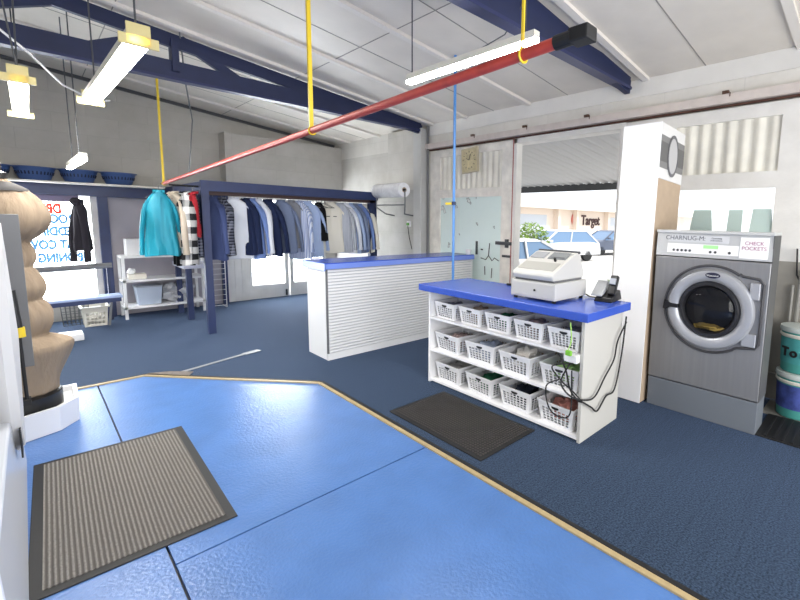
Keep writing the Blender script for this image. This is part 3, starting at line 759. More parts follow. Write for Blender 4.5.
MB().box(.02, .30, -.005, .002, .29, 1.68).build('side_panel', mat('dull grey side steel', (96, 97, 98), .5, metal=.3), t)
# door gasket outline: circle merging with hinge box (on the right)
cy, cz = .43, 1.02
c = MB(); path = []
for k in range(0, 41):
    a = math.radians(62 + (360 - 124) * k / 40)      # open toward -y (hinge side)
    path.append((.008, cy - .385 * math.cos(a), cz + .385 * math.sin(a)))
hx = [(.008, cy - .22, cz + .33), (.008, cy - .24, cz + .315), (.008, cy - .36, cz + .30), (.008, cy - .395, cz + .26), (.008, cy - .395, cz - .24), (.008, cy - .37, cz - .28), (.008, cy - .24, cz - .30), (.008, cy - .22, cz - .31)]
path = hx[::-1][::-1][:]
circ = [(.008, cy - .385 * math.cos(math.radians(a)), cz + .385 * math.sin(math.radians(a))) for a in range(56, 305, 6)]
loop = circ + list(reversed(hx)) + [circ[0]]
c.tube(loop, .011, 8, cap=True)
c.build('door_gasket', mat('dark grey gasket', (62, 62, 66), .5), t, smooth=True)
dr = MB().lathe([(.25, .012), (.25, -.012), (.265, -.028), (.30, -.04), (.34, -.03), (.352, -.01), (.352, .014)], (.0, cy, cz), 64, 'x', cap=False).build('door', mat('pale grey door ring', (178, 180, 186), .35, metal=.4), t, smooth=True)
MB().lathe([(.205, .02), (.2, -.01), (.215, -.034), (.235, -.034), (.252, -.014), (.252, .01)], (.0, cy, cz), 56, 'x', cap=False).build('window_seal', mat('black rubber seal', (34, 34, 38), .35), dr, smooth=True)
c = MB(); c.lathe([(.001, -.05), (.1, -.042), (.17, -.022), (.21, .0), (.21, .012)], (.0, cy, cz), 48, 'x', cap=False)
c.build('porthole_glass', mat('dark porthole glass', (20, 21, 26), .06, alpha=.5), dr, smooth=True)
MB().lathe([(.2, .0), (.2, .008)], (0, cy, cz), 40, 'x').build('drum_shade_disc', mat('painted drum shade', (30, 30, 34), .4, metal=.3), t)  # flat disc coloured dark, stands in for the shaded drum hollow
lt = MB(); lump(lt, (-.005, cy - .01, cz - .15), (.02, .11, .03), 4.4, sub=3)
lt.build('laundry', mat('brass toned laundry', (150, 126, 60), .6), t, smooth=True)
c = MB(); c.prism([(-.045, cy + .375, cz + .045), (-.045, cy + .32, cz + .02), (-.045, cy + .25, cz + .015), (-.045, cy + .25, cz - .02), (-.045, cy + .32, cz - .02), (-.045, cy + .36, cz - .045), (-.045, cy + .385, cz - .04)], (.035, 0, 0))
c.build('door_handle', mat('black handle', (24, 24, 28), .35), dr, bevel=.004)
bd = MB().lathe([(.02, .0), (.06, .004), (.06, .008), (.02, .009)], (0, 0, 0), 28, 'x').build('badge', mat('dark navy badge', (30, 34, 60), .3), dr)
bd.scale = (1, 1.0, .42); bd.location = (-.045, cy - .02, cz + .305)
text('Wascomat', 'badge_lettering', PAPER, dr, (-.0465, cy - .02, cz + .303), (PI / 2, 0, -PI / 2), .022)
MB().box(-.012, .016, cy - .375, cy - .30, cz + .13, cz + .27, .006).build('hinge_cover', mat('pale grey hinge', (176, 178, 184), .35, metal=.4), t)
MB().box(-.012, .016, cy - .375, cy - .27, cz - .27, cz - .16, .006).build('hinge_cover', MATS['pale grey hinge'], t)

# tall carton between desk and washer
t = thing('tall_carton', 'very tall white-fronted carton standing against the left side of the washer', 'carton', (3.97, 1.625, 0))
t.rotation_euler = (0, math.radians(2.4), 0)
CD, CT, CP = .62, 2.70, 2.19
MB().box(.012, CD, .0, .37, 0.012, CP, .003).build('carton_body', CARD, t)
MB().box(0, .012, -.002, .37, 0.012, CT).build('white_front', mat('glossy white board', (250, 250, 251), .5), t)
c = MB().box(.012, CD, -.004, .37, CP, CT, .003).build('printed_top', mat('white carton board', (222, 222, 222), .7), t)
for z0, z1, g_ in ((CP + .10, CP + .40, 130), (CP + .16, CP + .34, 105)):
    MB().box(.013, CD, -.0065 if g_ == 130 else -.0085, -.004, z0, z1).build('grey_band', mat('grey print %d' % g_, (g_, g_, g_), .7), c)
o = MB().lathe([(.085, 0), (.085, .004), (.1, .004), (.1, 0)], (0, 0, 0), 30, 'y', cap=False).build('oval_emblem', mat('dark grey print', (112, 112, 116), .7), c)
o.scale = (1.35, 1, 2.0); o.location = (.31, -.014, CP + .24)
o = MB().lathe([(.085, 0), (.085, .002)], (0, 0, 0), 30, 'y').build('emblem_field', mat('pale grey print', (186, 186, 188), .7), c)
o.scale = (1.35, 1, 2.0); o.location = (.31, -.012, CP + .24)

# chemical drums
def drum(loc, c1, c2, label, word):
    t = thing('chemical_drum', label, 'drum', loc, 0, 'detergent drums beside the washer')
    t.scale = (1.1, 1.1, 1.12)
    MB().lathe([(.125, 0), (.135, .01), (.15, .34), (.155, .345)], (0, 0, 0), 32).build('pail', mat(c1[0], c1[1], .4), t, smooth=True)
    MB().lathe([(.158, .335), (.165, .35), (.16, .375), (.10, .38), (.0, .38)], (0, 0, 0), 32).build('lid', mat('cream pail lid', (196, 204, 200), .45), t, smooth=True)
    MB().lathe([(.141, .08), (.1485, .28), (.1495, .28), (.142, .08)], (0, 0, 0), 32, cap=False).build('paper_label', mat(c2[0], c2[1], .5, var=c2[2], vscale=14), t, smooth=True)
    MB().lathe([(.151, .29), (.16, .30), (.16, .315), (.153, .32)], (0, 0, 0), 32, cap=False).build('ridge', PLASTIC_C, t, smooth=True)
    for k, ch in enumerate(word):
        a = math.radians(140 + 26 * k)
        text(ch, 'lettering', BLACK, t, (.151 * math.cos(a), .151 * math.sin(a), .17), (PI / 2, 0, a + PI / 2), .1, 'CENTER', .004, .004)
    return t
drum((4.80, .48, .005), ('teal pail plastic', (70, 148, 140)), ('blue and white label', (60, 74, 140), .5), 'teal detergent drum with blue and white label, on the floor beside the washer', '')
drum((4.80, .48, .432), ('teal pail plastic', (70, 148, 140)), ('teal drum label', (70, 150, 150), .12), 'teal detergent drum with black lettering, stacked on the other drum', 'Tor')
# pipes behind
c = MB(); c.tube([(4.98, .98, .3), (4.98, .58, .3), (4.98, .56, 1.35)], .02); c.tube([(4.98, .62, .02), (4.98, .62, 1.2)], .014)
tag(c.build('drain_pipe', mat('grey pvc pipe', (140, 138, 132), .5), None, smooth=True), 'grey drain pipe running up the wall behind the washer', 'pipe')
c = MB(); c.tube([(5.02, .62, 1.55), (5.0, .6, 1.3), (4.98, .5, 1.1), (5.0, .45, .9)], .008)
tag(c.build('supply_hose', BLACK, None, smooth=True), 'thin black hose hanging on the wall above the drums', 'hose')

# ================================================================== MATS
def rib_mat(name, ca, cb, n, axis, sc):
    m = mat(name, ca, .95, spec=.1); nn = m.node_tree.nodes; l = m.node_tree.links; b = nn['Principled BSDF']
    tc = nn.new('ShaderNodeTexCoord'); wv = nn.new('ShaderNodeTexWave'); wv.bands_direction = axis; wv.inputs['Scale'].default_value = sc; wv.inputs['Distortion'].default_value = .4; wv.inputs['Detail'].default_value = 1
    ns = nn.new('ShaderNodeTexNoise'); ns.inputs['Scale'].default_value = 160
    l.new(tc.outputs['Object'], wv.inputs[0]); l.new(tc.outputs['Object'], ns.inputs['Vector'])
    ml = nn.new('ShaderNodeMath'); ml.operation = 'MULTIPLY'; l.new(wv.outputs['Fac'], ml.inputs[0]); l.new(ns.outputs[0], ml.inputs[1])
    r = nn.new('ShaderNodeValToRGB'); r.color_ramp.elements[0].position = .1; r.color_ramp.elements[1].position = .55
    r.color_ramp.elements[0].color = srgb(*ca); r.color_ramp.elements[1].color = srgb(*cb)
    l.new(ml.outputs[0], r.inputs[0]); l.new(r.outputs[0], b.inputs['Base Color'])
    bp = nn.new('ShaderNodeBump'); bp.inputs['Strength'].default_value = .6; bp.inputs['Distance'].default_value = .01
    l.new(wv.outputs['Fac'], bp.inputs['Height']); l.new(bp.outputs[0], b.inputs['Normal'])
    return m
t = thing('entrance_mat', 'large ribbed grey entrance mat on the bright blue painted floor', 'mat', (-.12, 2.66, -.004), math.radians(-1.5))
MB().box(0, .85, 0, 1.52, 0, .008, .003).build('rubber_border', BLACK, t)
MB().box(.05, .80, .05, 1.47, .008, .014).build('ribbed_pile', rib_mat('ribbed grey pile', (96, 92, 88), (142, 138, 133), 30, 'X', 15), t)
t = thing('anti_fatigue_mat', 'black rubber mat on the dark carpet in front of the service desk', 'mat', (2.15, 2.02, 0))
MB().box(0, .66, 0, 1.16, 0, .01, .003).build('border', BLACK, t)
c = MB()
for i in range(22):
    for j in range(40):
        x, y = .045 + i * .0272, .045 + j * .0272
        c.box(x - .007, x + .007, y - .007, y + .007, .01, .016)
o = c.build('studs', mat('charcoal studs', (70, 66, 64), .7), t)
t = thing('door_mat', 'small ribbed black mat on the floor in front of the detergent drums', 'mat', (4.08, -.5, 0))
MB().box(0, .56, 0, 1.16, 0, .012, .003).build('base', BLACK, t)
c = MB()
for i in range(18): c.box(.02, .54, .03 + i * .062, .05 + i * .062, .012, .02)
c.build('ribs', BLACK, t)

# duct-tape strip and lifted corner of carpet
TAPE = mat('worn silver tape', (136, 140, 146), .5)
c = MB(); c.bar((1.02, 5.62, .004), (1.80, 5.86, .004), .05, .004); c.bar((1.78, 5.85, .006), (1.98, 5.90, .006), .09, .006)
tag(c.build('tape_strip', TAPE), 'long strip of silver tape stuck on the carpet near the blue floor edge', 'tape')
c = MB(); c.prism([(.8, 5.80, .012), (1.1, 5.42, .012), (1.16, 5.5, .02), (.98, 5.68, .02)], (0, 0, .006))
tag(c.build('tape_patch', mat('worn brown grey tape', (112, 104, 98), .6, var=.2, vscale=20)), 'worn grey-brown tape patch at the corner of the blue painted floor', 'tape')
t = MB().box(.2, .45, 8.0, 8.3, 0, .09, .01).build('white_box_lid', PLASTIC_W, None)
t.name = 'white_box'; tag(t, 'flat white box lying on the carpet beside the canvas garment form', 'box')

# ================================================================== BLUE RACK AND GARMENTS
RX0, RX1, RY, RZ = 1.75, 4.66, 7.22, 2.25
t = thing('clothes_rack', 'long navy timber clothes rack frame holding the row of shirts', 'clothes rack', (RX0, RY, 0))
MB().box(0, RX1 - RX0, 0, .06, RZ - .15, RZ).build('front_beam', NAVY, t)
MB().box(0, .1, .06, 2.4, RZ - .14, RZ - .02).build('side_beam', NAVY, t)
MB().box(0, .095, -.0, .095, 0, RZ - .15).build('post', NAVY, t)
MB().box(.84, .93, 2.28, 2.36, 0, RZ - .15).build('post', NAVY, t)
MB().box(RX1 - RX0 - .12, RX1 - RX0 - .03, .1, .19, 0, RZ - .02).build('post', NAVY_D, t)
MB().box(RX1 - RX0 - .02, RX1 - RX0 + .03, .1, .16, 0, RZ - .1).build('post', NAVY_D, t)
MB().box(0.1, RX1 - RX0, .10, .2, RZ - .2, RZ - .14).build('conveyor_rail', mat('rusty brown rail', (66, 46, 44), .6), t)
MB().tube([(0.05, .30, RZ - .17), (RX1 - RX0, .30, RZ - .17)], .014, 10).build('hanging_rail', STEEL_D, t, smooth=True)
# short side rail from the red pipe to the rack
MB().tube([(-.35, .12, 2.16), (.0, .12, 2.16)], .013, 8).build('side_rail', BLACK, t, smooth=True)

def garment(name, label, cat, m, L=.86, W=.48, D=.05, sleeves=True, collar=True, group=None, seed=0, slv=.62, flare=1.0, buttons=None, sm=None):
    """garment on a wire hanger; origin at the hook on the rail; width along x"""
    t = thing(name, label, cat, (0, 0, 0), 0, group)
    rnd = random.Random(seed)
    seg = 40; ph = rnd.uniform(0, 6); k1 = rnd.choice((5, 6, 7)); k2 = rnd.choice((9, 11, 13))
    prof = [(-.075, .05, .045), (-.09, .065, .05), (-.115, .095, .05), (-.15, .135, .045), (-.19, .165, .05), (-.24, .182, .058), (-.32, .188, .066), (-.44, .192, .07), (-.57, .2, .075), (-.70, .21, .08), (-L * .92, .22, .085), (-L - .085, .225, .088)]
    rings = []
    for i, (z, hw, hd) in enumerate(prof):
        f = max(0, (-z - .18)) / max(L, .1); hw = hw * W / .46 * (1 + (flare - 1) * f); hd = hd * D / .05
        ring = []
        for k in range(seg):
            a = 2 * PI * k / seg
            fold = 1 + f * (.22 * math.sin(k1 * a + ph + z * 2) + .16 * math.sin(k2 * a - ph + z * 5))
            sx = math.copysign(abs(math.cos(a)) ** .8, math.cos(a))
            zz = z + (f > .8) * .012 * math.sin(3 * a + ph)
            ring.append((sx * hw, math.sin(a) * hd * fold, zz))
        rings.append(ring)
    o = MB().loft(rings).build('garment_body', m, t, smooth=True)
    if sleeves:
        for s in (-1, 1):
            sw = .02 * rnd.uniform(-1, 1.5); wk = W / .46
            pts = [(s * .13 * wk, 0, -.175), (s * .175 * wk, .0, -.24), (s * .215 * wk, .0 - sw, -.36), (s * .245 * wk, -sw * 2, -.50), (s * .268 * wk, -sw * 3, -.50 - slv * .25), (s * .285 * wk, -sw * 3, -.27 - slv)]
            rr = []
            for i, p in enumerate(pts):
                r1 = (.05, .062, .056, .05, .046, .042)[i]; nn = 16
                rr.append([(p[0] + math.cos(2 * PI * k / nn) * r1 * .62, p[1] + math.sin(2 * PI * k / nn) * r1 * (1 + .12 * math.sin(3 * k + i)), p[2] + (s * math.cos(2 * PI * k / nn) * -.4 * r1 if i < 2 else 0)) for k in range(nn)])
            slo = MB().loft(rr).build('sleeve', sm or m, t, smooth=True)
            if slv > .5:
                p = pts[-1]
                MB().loft([[(p[0] + math.cos(2 * PI * k / 16) * .03, p[1] + math.sin(2 * PI * k / 16) * .048, p[2] + dz) for k in range(16)] for dz in (.0, -.05)]).build('cuff', sm or m, slo, smooth=True)
    if collar:
        cl = MB()
        for s in (-1, 1):
            cl.prism([(0, -.045 * D / .05, -.12), (s * .065, -.05 * D / .05, -.10), (s * .07, -.0, -.065), (s * .03, -.02, -.07)], (0, -.008, .0))
        cl.box(-.06, .06, .02, .035, -.095, -.06)
        cl.build('collar', m, t)
        MB().box(-.012, .012, -.075 * D / .05, -.06 * D / .05, -L - .05, -.13).build('placket', m, t)
    h = MB(); hook = [(0, 0, -.085), (0, 0, -.03)] + [(.018 + .018 * math.cos(a), 0, -.018 + .018 * math.sin(a) + .0) for a in [PI - i * PI / 5 for i in range(6)]]
    h.tube(hook, .003, 5); h.tube([(0, 0, -.085), (-.19 * W / .46, 0, -.17), (.19 * W / .46, 0, -.17), (0, 0, -.085)], .003, 5)
    h.build('wire_hanger', STEEL_D, t)
    return t
FAB = {
 'slate': mat('dark slate blue cotton', (70, 82, 124), .9, bump=.25, bscale=12, spec=.2),
 'white': mat('white shirt cotton', (226, 230, 240), .9, bump=.25, bscale=12, spec=.2), 'paleblue': mat('pale blue cotton', (168, 186, 222), .9, bump=.25, bscale=12, spec=.2),
 'blue': mat('mid blue cotton', (116, 140, 196), .9, bump=.25, bscale=12, spec=.2), 'navy': mat('navy wool', (34, 44, 76), .9, bump=.2, bscale=12, spec=.2),
 'greyblue': mat('grey blue cotton', (116, 128, 156), .9, bump=.25, bscale=12, spec=.2), 'grey': mat('mid grey cotton', (132, 134, 142), .9, bump=.25, bscale=12, spec=.2),
 'cream': mat('cream linen', (224, 220, 210), .9, bump=.3, bscale=10, spec=.2), 'black': mat('black wool', (18, 18, 22), .9, spec=.2),
 'teal': mat('teal blue satin cotton', (18, 140, 164), .55, bump=.25, bscale=10), 'red': mat('deep red knit', (160, 28, 40), .9),
 'beige': mat('beige cotton', (196, 184, 168), .9), 'charcoal': mat('charcoal tweed', (72, 74, 82), .95),
 'stripe': cloth_pattern('blue white stripe cotton', (206, 214, 234), (150, 166, 208), 'stripe', 220),
 'dots': cloth_pattern('dark patterned cotton', (30, 32, 46), (120, 124, 140), 'check', 140),
 'plaid': cloth_pattern('black white plaid flannel', (34, 34, 38), (222, 222, 222), 'check', 34),
 'stripe2': cloth_pattern('grey pin stripe cotton', (190, 194, 204), (160, 166, 180), 'stripe', 260)}
GR = 'garments hanging on the blue rack'
def place(g, x, y=None, rz=0, z=None):
    g.location = (x, (RY + .30) if y is None else y, (RZ - .15) if z is None else z); g.rotation_euler = (0, 0, rz)
rack_items = [
 (1.97, 'slate', .86, 'dark blue shirt hanging immediately right of the front rack post', dict(slv=.6), 70),
 (2.09, 'dots', .8, 'black patterned shirt hanging behind the rack post, before the white shirt', dict(), 75),
 (2.26, 'white', .86, 'large plain white long-sleeved shirt near the left end of the rack', dict(W=.54), 20),
 (2.42, 'navy', .8, 'navy garment squeezed right behind the large white shirt', dict(), 66),
 (2.50, 'blue', .86, 'mid blue shirt between the navy garment and the second white shirt', dict(), 62),
 (2.60, 'white', .82, 'second white shirt, narrower, left of the dark navy jacket', dict(W=.44), 52),
 (2.76, 'navy', .84, 'dark navy jacket hanging in front of the glazed door', dict(D=.06), 58),
 (2.97, 'greyblue', .8, 'grey-blue shirt just right of the dark navy jacket', dict(W=.5), 38),
 (3.13, 'grey', .72, 'grey short-sleeved shirt in the middle of the rack', dict(slv=.42, W=.5), 22),
 (3.27, 'stripe', .9, 'long blue and white striped shirt in the middle of the rack', dict(), 62),
 (3.42, 'paleblue', .88, 'pale blue shirt with long sleeves left of the empty wire hangers', dict(W=.52), 24),
 (3.62, 'black', .62, 'short black garment hanging left of the cream blouse', dict(W=.36, sleeves=False, collar=False), 60),
 (3.84, 'cream', .82, 'cream blouse with embroidered chest, facing the room', dict(W=.56, D=.06), 12),
 (4.04, 'stripe2', .82, 'light grey pin-striped shirt right of the cream blouse', dict(), 48),
 (4.14, 'white', .84, 'thin white shirt between the pin-striped and pale blue shirts', dict(), 60),
 (4.22, 'paleblue', .84, 'pale blue shirt among the last few at the right of the rack', dict(), 58),
 (4.32, 'greyblue', .84, 'dusty blue shirt third from the right end of the rack', dict(), 56),
 (4.42, 'blue', .84, 'bright mid blue shirt second from the right end of the rack', dict(), 45),
 (4.53, 'cream', .84, 'cream shirt last at the right end of the rack', dict(), 68)]
for i, (x, f, L, lab, kw, rz) in enumerate(rack_items):
    g = garment('shirt' if f not in ('navy', 'black') else 'jacket', lab, 'shirt' if f not in ('navy', 'black') else 'jacket', FAB[f], L=L * 1.09, seed=i, group=GR, **kw)
    place(g, x, rz=math.radians(-rz))
em = [o for o in COL.objects if o.get('label', '').startswith('cream blouse')][0]
MB().box(-.09, -.03, -.085, -.075, -.33, -.315).build('embroidery', DGREY, em); MB().box(.03, .09, -.085, -.075, -.33, -.315).build('embroidery', DGREY, em)
# empty wire hangers
for i, x in enumerate((3.52, 3.58, 3.68, 3.73)):
    h = MB(); hook = [(0, 0, -.085), (0, 0, -.03)] + [(.018 + .018 * math.cos(a), 0, -.018 + .018 * math.sin(a)) for a in [PI - q * PI / 5 for q in range(6)]]
    h.tube(hook, .005, 5); h.tube([(0, 0, -.085), (-.2, 0, -.17), (.2, 0, -.17), (0, 0, -.085)], .005, 5)
    o = h.build('wire_hanger', DGREY); tag(o, 'empty wire hanger in the gap between the pale blue shirt and cream blouse', 'hanger', 'empty wire hangers in the gap on the blue rack')
    place(o, x, rz=math.radians(-35 - 8 * i))
# garments left of the post
GL = 'garments hanging left of the rack post'
def L(name, lab, cat, f, x, y, rz, z=2.14, **kw):
    g = garment(name, lab, cat, FAB[f], group=GL, **kw); g.location = (x, y, z); g.rotation_euler = (0, 0, math.radians(rz)); return g
L('jacket', 'bright teal jacket hanging at the left end below the red pipe', 'jacket', 'teal', 1.265, 7.25, -10, seed=31, W=.36, L=.86, D=.085, slv=.62, flare=1.15)
L('blouse', 'beige blouse hanging just right of the teal jacket', 'blouse', 'beige', 1.455, 7.38, -62, seed=32, L=.75, W=.42)
L('trousers', 'long black garment hanging below the plaid shirt', 'garment', 'black', 1.545, 7.42, -50, seed=33, L=1.02, W=.3, sleeves=False, collar=False)
L('shirt', 'black and white plaid shirt between the beige blouse and the red top', 'shirt', 'plaid', 1.565, 7.22, -50, seed=34, L=1.0, W=.24)
L('top', 'narrow red top hanging right of the plaid shirt', 'top', 'red', 1.635, 7.16, -60, seed=35, L=.56, W=.16, D=.035, sleeves=False)
L('scarf', 'black and white garment hanging below the red top', 'garment', 'dots', 1.66, 7.30, -50, seed=36, L=.9, W=.2, sleeves=False, collar=False)
L('coat', 'charcoal grey coat hanging against the left of the rack post', 'coat', 'charcoal', 1.70, 7.47, -40, seed=37, L=.92, W=.26, D=.06)
# dark hoodie in the window
g = garment('hooded_jacket', 'dark charcoal hooded jacket hanging in the left window', 'jacket', mat('dark charcoal fleece', (42, 38, 46), .9), L=.8, W=.2, D=.06, seed=41, slv=.75, collar=False)
g.location = (.61, 9.42, 2.04); g.rotation_euler = (0, 0, math.radians(-72))
lump_b = MB(); lump(lump_b, (-.02, -.02, -.13), (.08, .07, .07), 2.2, sub=2); lump_b.build('hood', MATS['dark charcoal fleece'], g, smooth=True)

# white step / low shelf piece by the rack
t = thing('side_bench', 'small bench with navy legs and a white top beside the rack post', 'bench', (1.74, 8.45, 0))
MB().box(0, .42, 0, .8, .86, .93, .004).build('top', mat('pale lilac board', (206, 208, 224), .5), t)
MB().box(.03, .11, 0, .08, 0, .86).build('leg', NAVY, t); MB().box(.03, .11, .7, .78, 0, .86).build('leg', NAVY, t)
# wire rack behind
t = thing('wire_rack', 'narrow white wire rack standing behind the rack post against the wall', 'wire rack', (2.25, 9.2, 0))
c = MB()
for x in (0, .3): c.tube([(x, 0, .01), (x, 0, .95)], .008, 6)
for k in range(10): c.tube([(0, 0, .05 + k * .1), (.3, 0, .05 + k * .1)], .005, 5)
c.tube([(0, 0, .01), (0, .25, .01)], .008, 6); c.tube([(.3, 0, .01), (.3, .25, .01)], .008, 6)
c.build('frame', PLASTIC_W, t)

# plastic film roll on its bracket
t = thing('film_roll', 'big roll of clear plastic garment film mounted by the corner pier', 'plastic roll', (4.62, 6.33, 2.27))
FILM = mat('pearly plastic film', (240, 241, 245), .25, var=.1, vscale=14)
MB().lathe([(.045, 0), (.125, .0), (.13, .01), (.13, .85), (.125, .86), (.045, .86)], (0, 0, 0), 32, 'y', cap=False).build('film', FILM, t, smooth=True)
MB().lathe([(.035, -.01), (.045, -.01), (.045, .87), (.035, .87)], (0, 0, 0), 20, 'y', cap=False).build('core', CARD, t, smooth=True)
MB().lathe([(.02, -.03), (.02, .89)], (0, 0, 0), 12, 'y').build('spindle', BLACK, t)
c = MB()
for y in (-.02, .88):
    c.tube([(0, y, 0), (0, y, -.3)], .012, 8); c.tube([(0, y, -.3), (.1, y + (.15 if y < .5 else -.15), -.42), (.3, y + (.15 if y < .5 else -.15), -.45)], .012, 8)
c.tube([(0, -.02, -.26), (0, .88, -.26)], .012, 8)
c.build('bracket', STEEL_D, t)
# wall outlet
t = thing('wall_outlet', 'small outlet with green plug on the corner pier above the striped counter', 'outlet', (4.93, 6.62, 1.62))
MB().box(0, .02, -.06, .06, 0, .1, .004).build('plate', PLASTIC_W, t)
MB().box(-.03, .0, -.02, .03, .02, .07, .004).build('plug', mat('green plug', (90, 150, 70), .5), t)
MB().tube([(-.02, 0, .02), (-.0, -.02, -.2), (-.0, -.1, -.42)], .006, 6).build('lead', BLACK, t)
# clock-like square plaque
t = thing('wall_clock', 'square yellowed clock hung crooked on the corrugated door panel', 'clock', (XW - .005, 5.1, 2.73))
q = Matrix.Rotation(math.radians(-4), 4, 'X')
CK = mat('yellowed aged clock face', (206, 194, 156), .6, var=.2, vscale=16)
MB().box(-.03, 0, -.19, .19, -.2, .2, .006, rot=q).build('case', mat('aged cream frame', (200, 190, 164), .6, var=.1, vscale=10), t)
MB().box(-.036, -.03, -.165, .165, -.175, .175, rot=q).build('face', CK, t)
c = MB()
for k in range(12):
    c = MB(); a = k * PI / 6; c.bar((-.038, .12 * math.cos(a), .12 * math.sin(a)), (-.038, .145 * math.cos(a), .145 * math.sin(a)), .008, .01, (1, 0, 0)); c.build('hour_mark', DGREY, t)
c = MB(); c.bar((-.04, 0, 0), (-.04, .06, .03), .006, .01, (1, 0, 0)); c.build('hour_hand', DGREY, t); c = MB(); c.bar((-.04, 0, 0), (-.04, -.03, .1), .006, .008, (1, 0, 0))
c.build('minute_hand', DGREY, t)

# ================================================================== SHELF UNIT AND THINGS AT THE BACK WALL
t = thing('shelf_unit', 'low white shelf unit against the grey wall behind the teal jacket', 'shelf unit', (1.03, 9.1, 0))
for z in (.17, .62, 1.02): MB().box(0, 1.15, 0, .5, z, z + .035).build('shelf', WHITE, t)
for x in (0, 1.11):
    for y in (0, .46): MB().box(x, x + .04, y, y + .04, 0, 1.02).build('leg', WHITE, t)
t = thing('storage_tub', 'clear plastic tub of blue items on the bottom of the white shelf unit', 'tub', (1.38, 9.32, .206))
MB().loft([[(sx * .17 * k, sy * .14 * k, z) for sx, sy in ((-1, -1), (1, -1), (1, 1), (-1, 1))] for k, z in ((.9, 0), (1.05, .3), (1.0, .3), (.86, .01))], cap=True).build('tub', mat('frosted clear plastic', (196, 208, 226), .3, alpha=.75), t, bevel=.01)
MB().box(-.19, .19, -.155, .155, .3, .325, .008).build('lid', mat('grey lid', (150, 156, 166), .4), t)
lp = MB(); lump(lp, (0, 0, .12), (.13, .1, .1), 5.5, sub=2); lp.build('contents', mat('soft blue items', (110, 140, 210), .8), t, smooth=True)
t = MB(); lump(t, (0, 0, 0), (.22, .18, .15), 8.8, sub=3)
for k in range(3): lump(t, (-.1 + k * .12, -.04, .1), (.1, .1, .07), 11.3 + k, sub=2)
o = t.build('plastic_bag', mat('crinkled clear grey bag', (176, 178, 184), .35, bump=.5, bscale=20), None, smooth=True); o.location = (1.80, 9.33, .37)
tag(o, 'crumpled translucent bag of laundry on the bottom shelf of the white unit', 'bag')
t = MB().box(1.12, 1.47, 9.2, 9.5, 1.056, 1.33, .006).build('white_carton', WHITE, None); tag(t, 'plain white box on top of the low white shelf unit', 'box')
t = MB().box(1.12, 1.36, 9.2, 9.4, .656, .74, .006).build('cream_box', PLASTIC_C, None); tag(t, 'small cream box on the middle shelf of the white unit', 'box')
t = MB(); lump(t, (1.17, 9.28, .785), (.05, .05, .05), 2.2, sub=2); tag(t.build('paper_roll', PAPER, None, smooth=True), 'crumpled white paper on the small cream box', 'paper')
# window sill board, press tube, basket
t = thing('ironing_board', 'narrow pale blue ironing board across the foot of the left window', 'ironing board', (0, 0, 0))
MB().bar((-.3, 8.85, .44), (.97, 8.85, .46), .3, .045).build('board', mat('pale blue board cover', (166, 184, 222), .7), t, bevel=.01)
MB().bar((-.3, 8.69, .405), (.95, 8.69, .42), .03, .06).build('edge', NAVY, t)
for x in (-.1, .8): MB().bar((x, 8.85, .0), (x + .05, 8.85, .42), .03, .03, (0, 1, 0)).build('leg', STEEL_D, t)
t = thing('press_roll', 'grey padded roll lying horizontally in front of the left window', 'roller', (0, 0, 0))
MB().tube([(-.3, 9.3, .865), (.93, 9.3, .905)], .045, 18).build('roll', mat('grey padding', (120, 120, 122), .8), t, smooth=True)
MB().box(-.3, -.25, 9.28, 9.32, 0, .85).build('stand', DGREY, t)
MB().box(.86, .9, 9.28, 9.32, 0, .87).build('stand', NAVY_D, t)
t = thing('laundry_basket', 'cream plastic laundry basket on the carpet below the ironing board', 'basket', (.65, 9.02, 0))
lb = lattice_basket(.3, .3, .3, 5, 3); bmesh.ops.remove_doubles(lb.bm, verts=lb.bm.verts, dist=.0005)
o = lb.build('basket_body', PLASTIC_C, t); s = o.modifiers.new('solid', 'SOLIDIFY'); s.thickness = .006
c = MB()
for i, (a, b) in enumerate((((-.16, -.16), (.16, -.16)), ((.16, -.16), (.16, .16)), ((.16, .16), (-.16, .16)), ((-.16, .16), (-.16, -.16)))): c.bar((a[0], a[1], .3), (b[0], b[1], .3), .025, .02)
c.build('rim', PLASTIC_C, t)
lp = MB(); lump(lp, (0, 0, .17), (.11, .11, .12), 6.6, sub=2); lp.build('lining', C_WHITEC, t, smooth=True)
t = thing('wire_basket', 'grey wire basket behind the cream laundry basket by the window', 'basket', (.44, 9.25, 0))
c = MB()
for k in range(7):
    c.tube([(-.14 + k * .046, -.1, 0), (-.16 + k * .053, -.12, .36)], .004, 4); c.tube([(-.14 + k * .046, .1, 0), (-.16 + k * .053, .12, .36)], .004, 4)
for z in (.01, .1, .19, .28, .36):
    e = .14 + .02 * z / .36; c.tube([(-e, -.1 - .02 * z / .36, z), (e, -.1 - .02 * z / .36, z), (e, .1, z), (-e, .1, z), (-e, -.1, z)], .004, 4)
c.build('wire_body', STEEL_D, t)

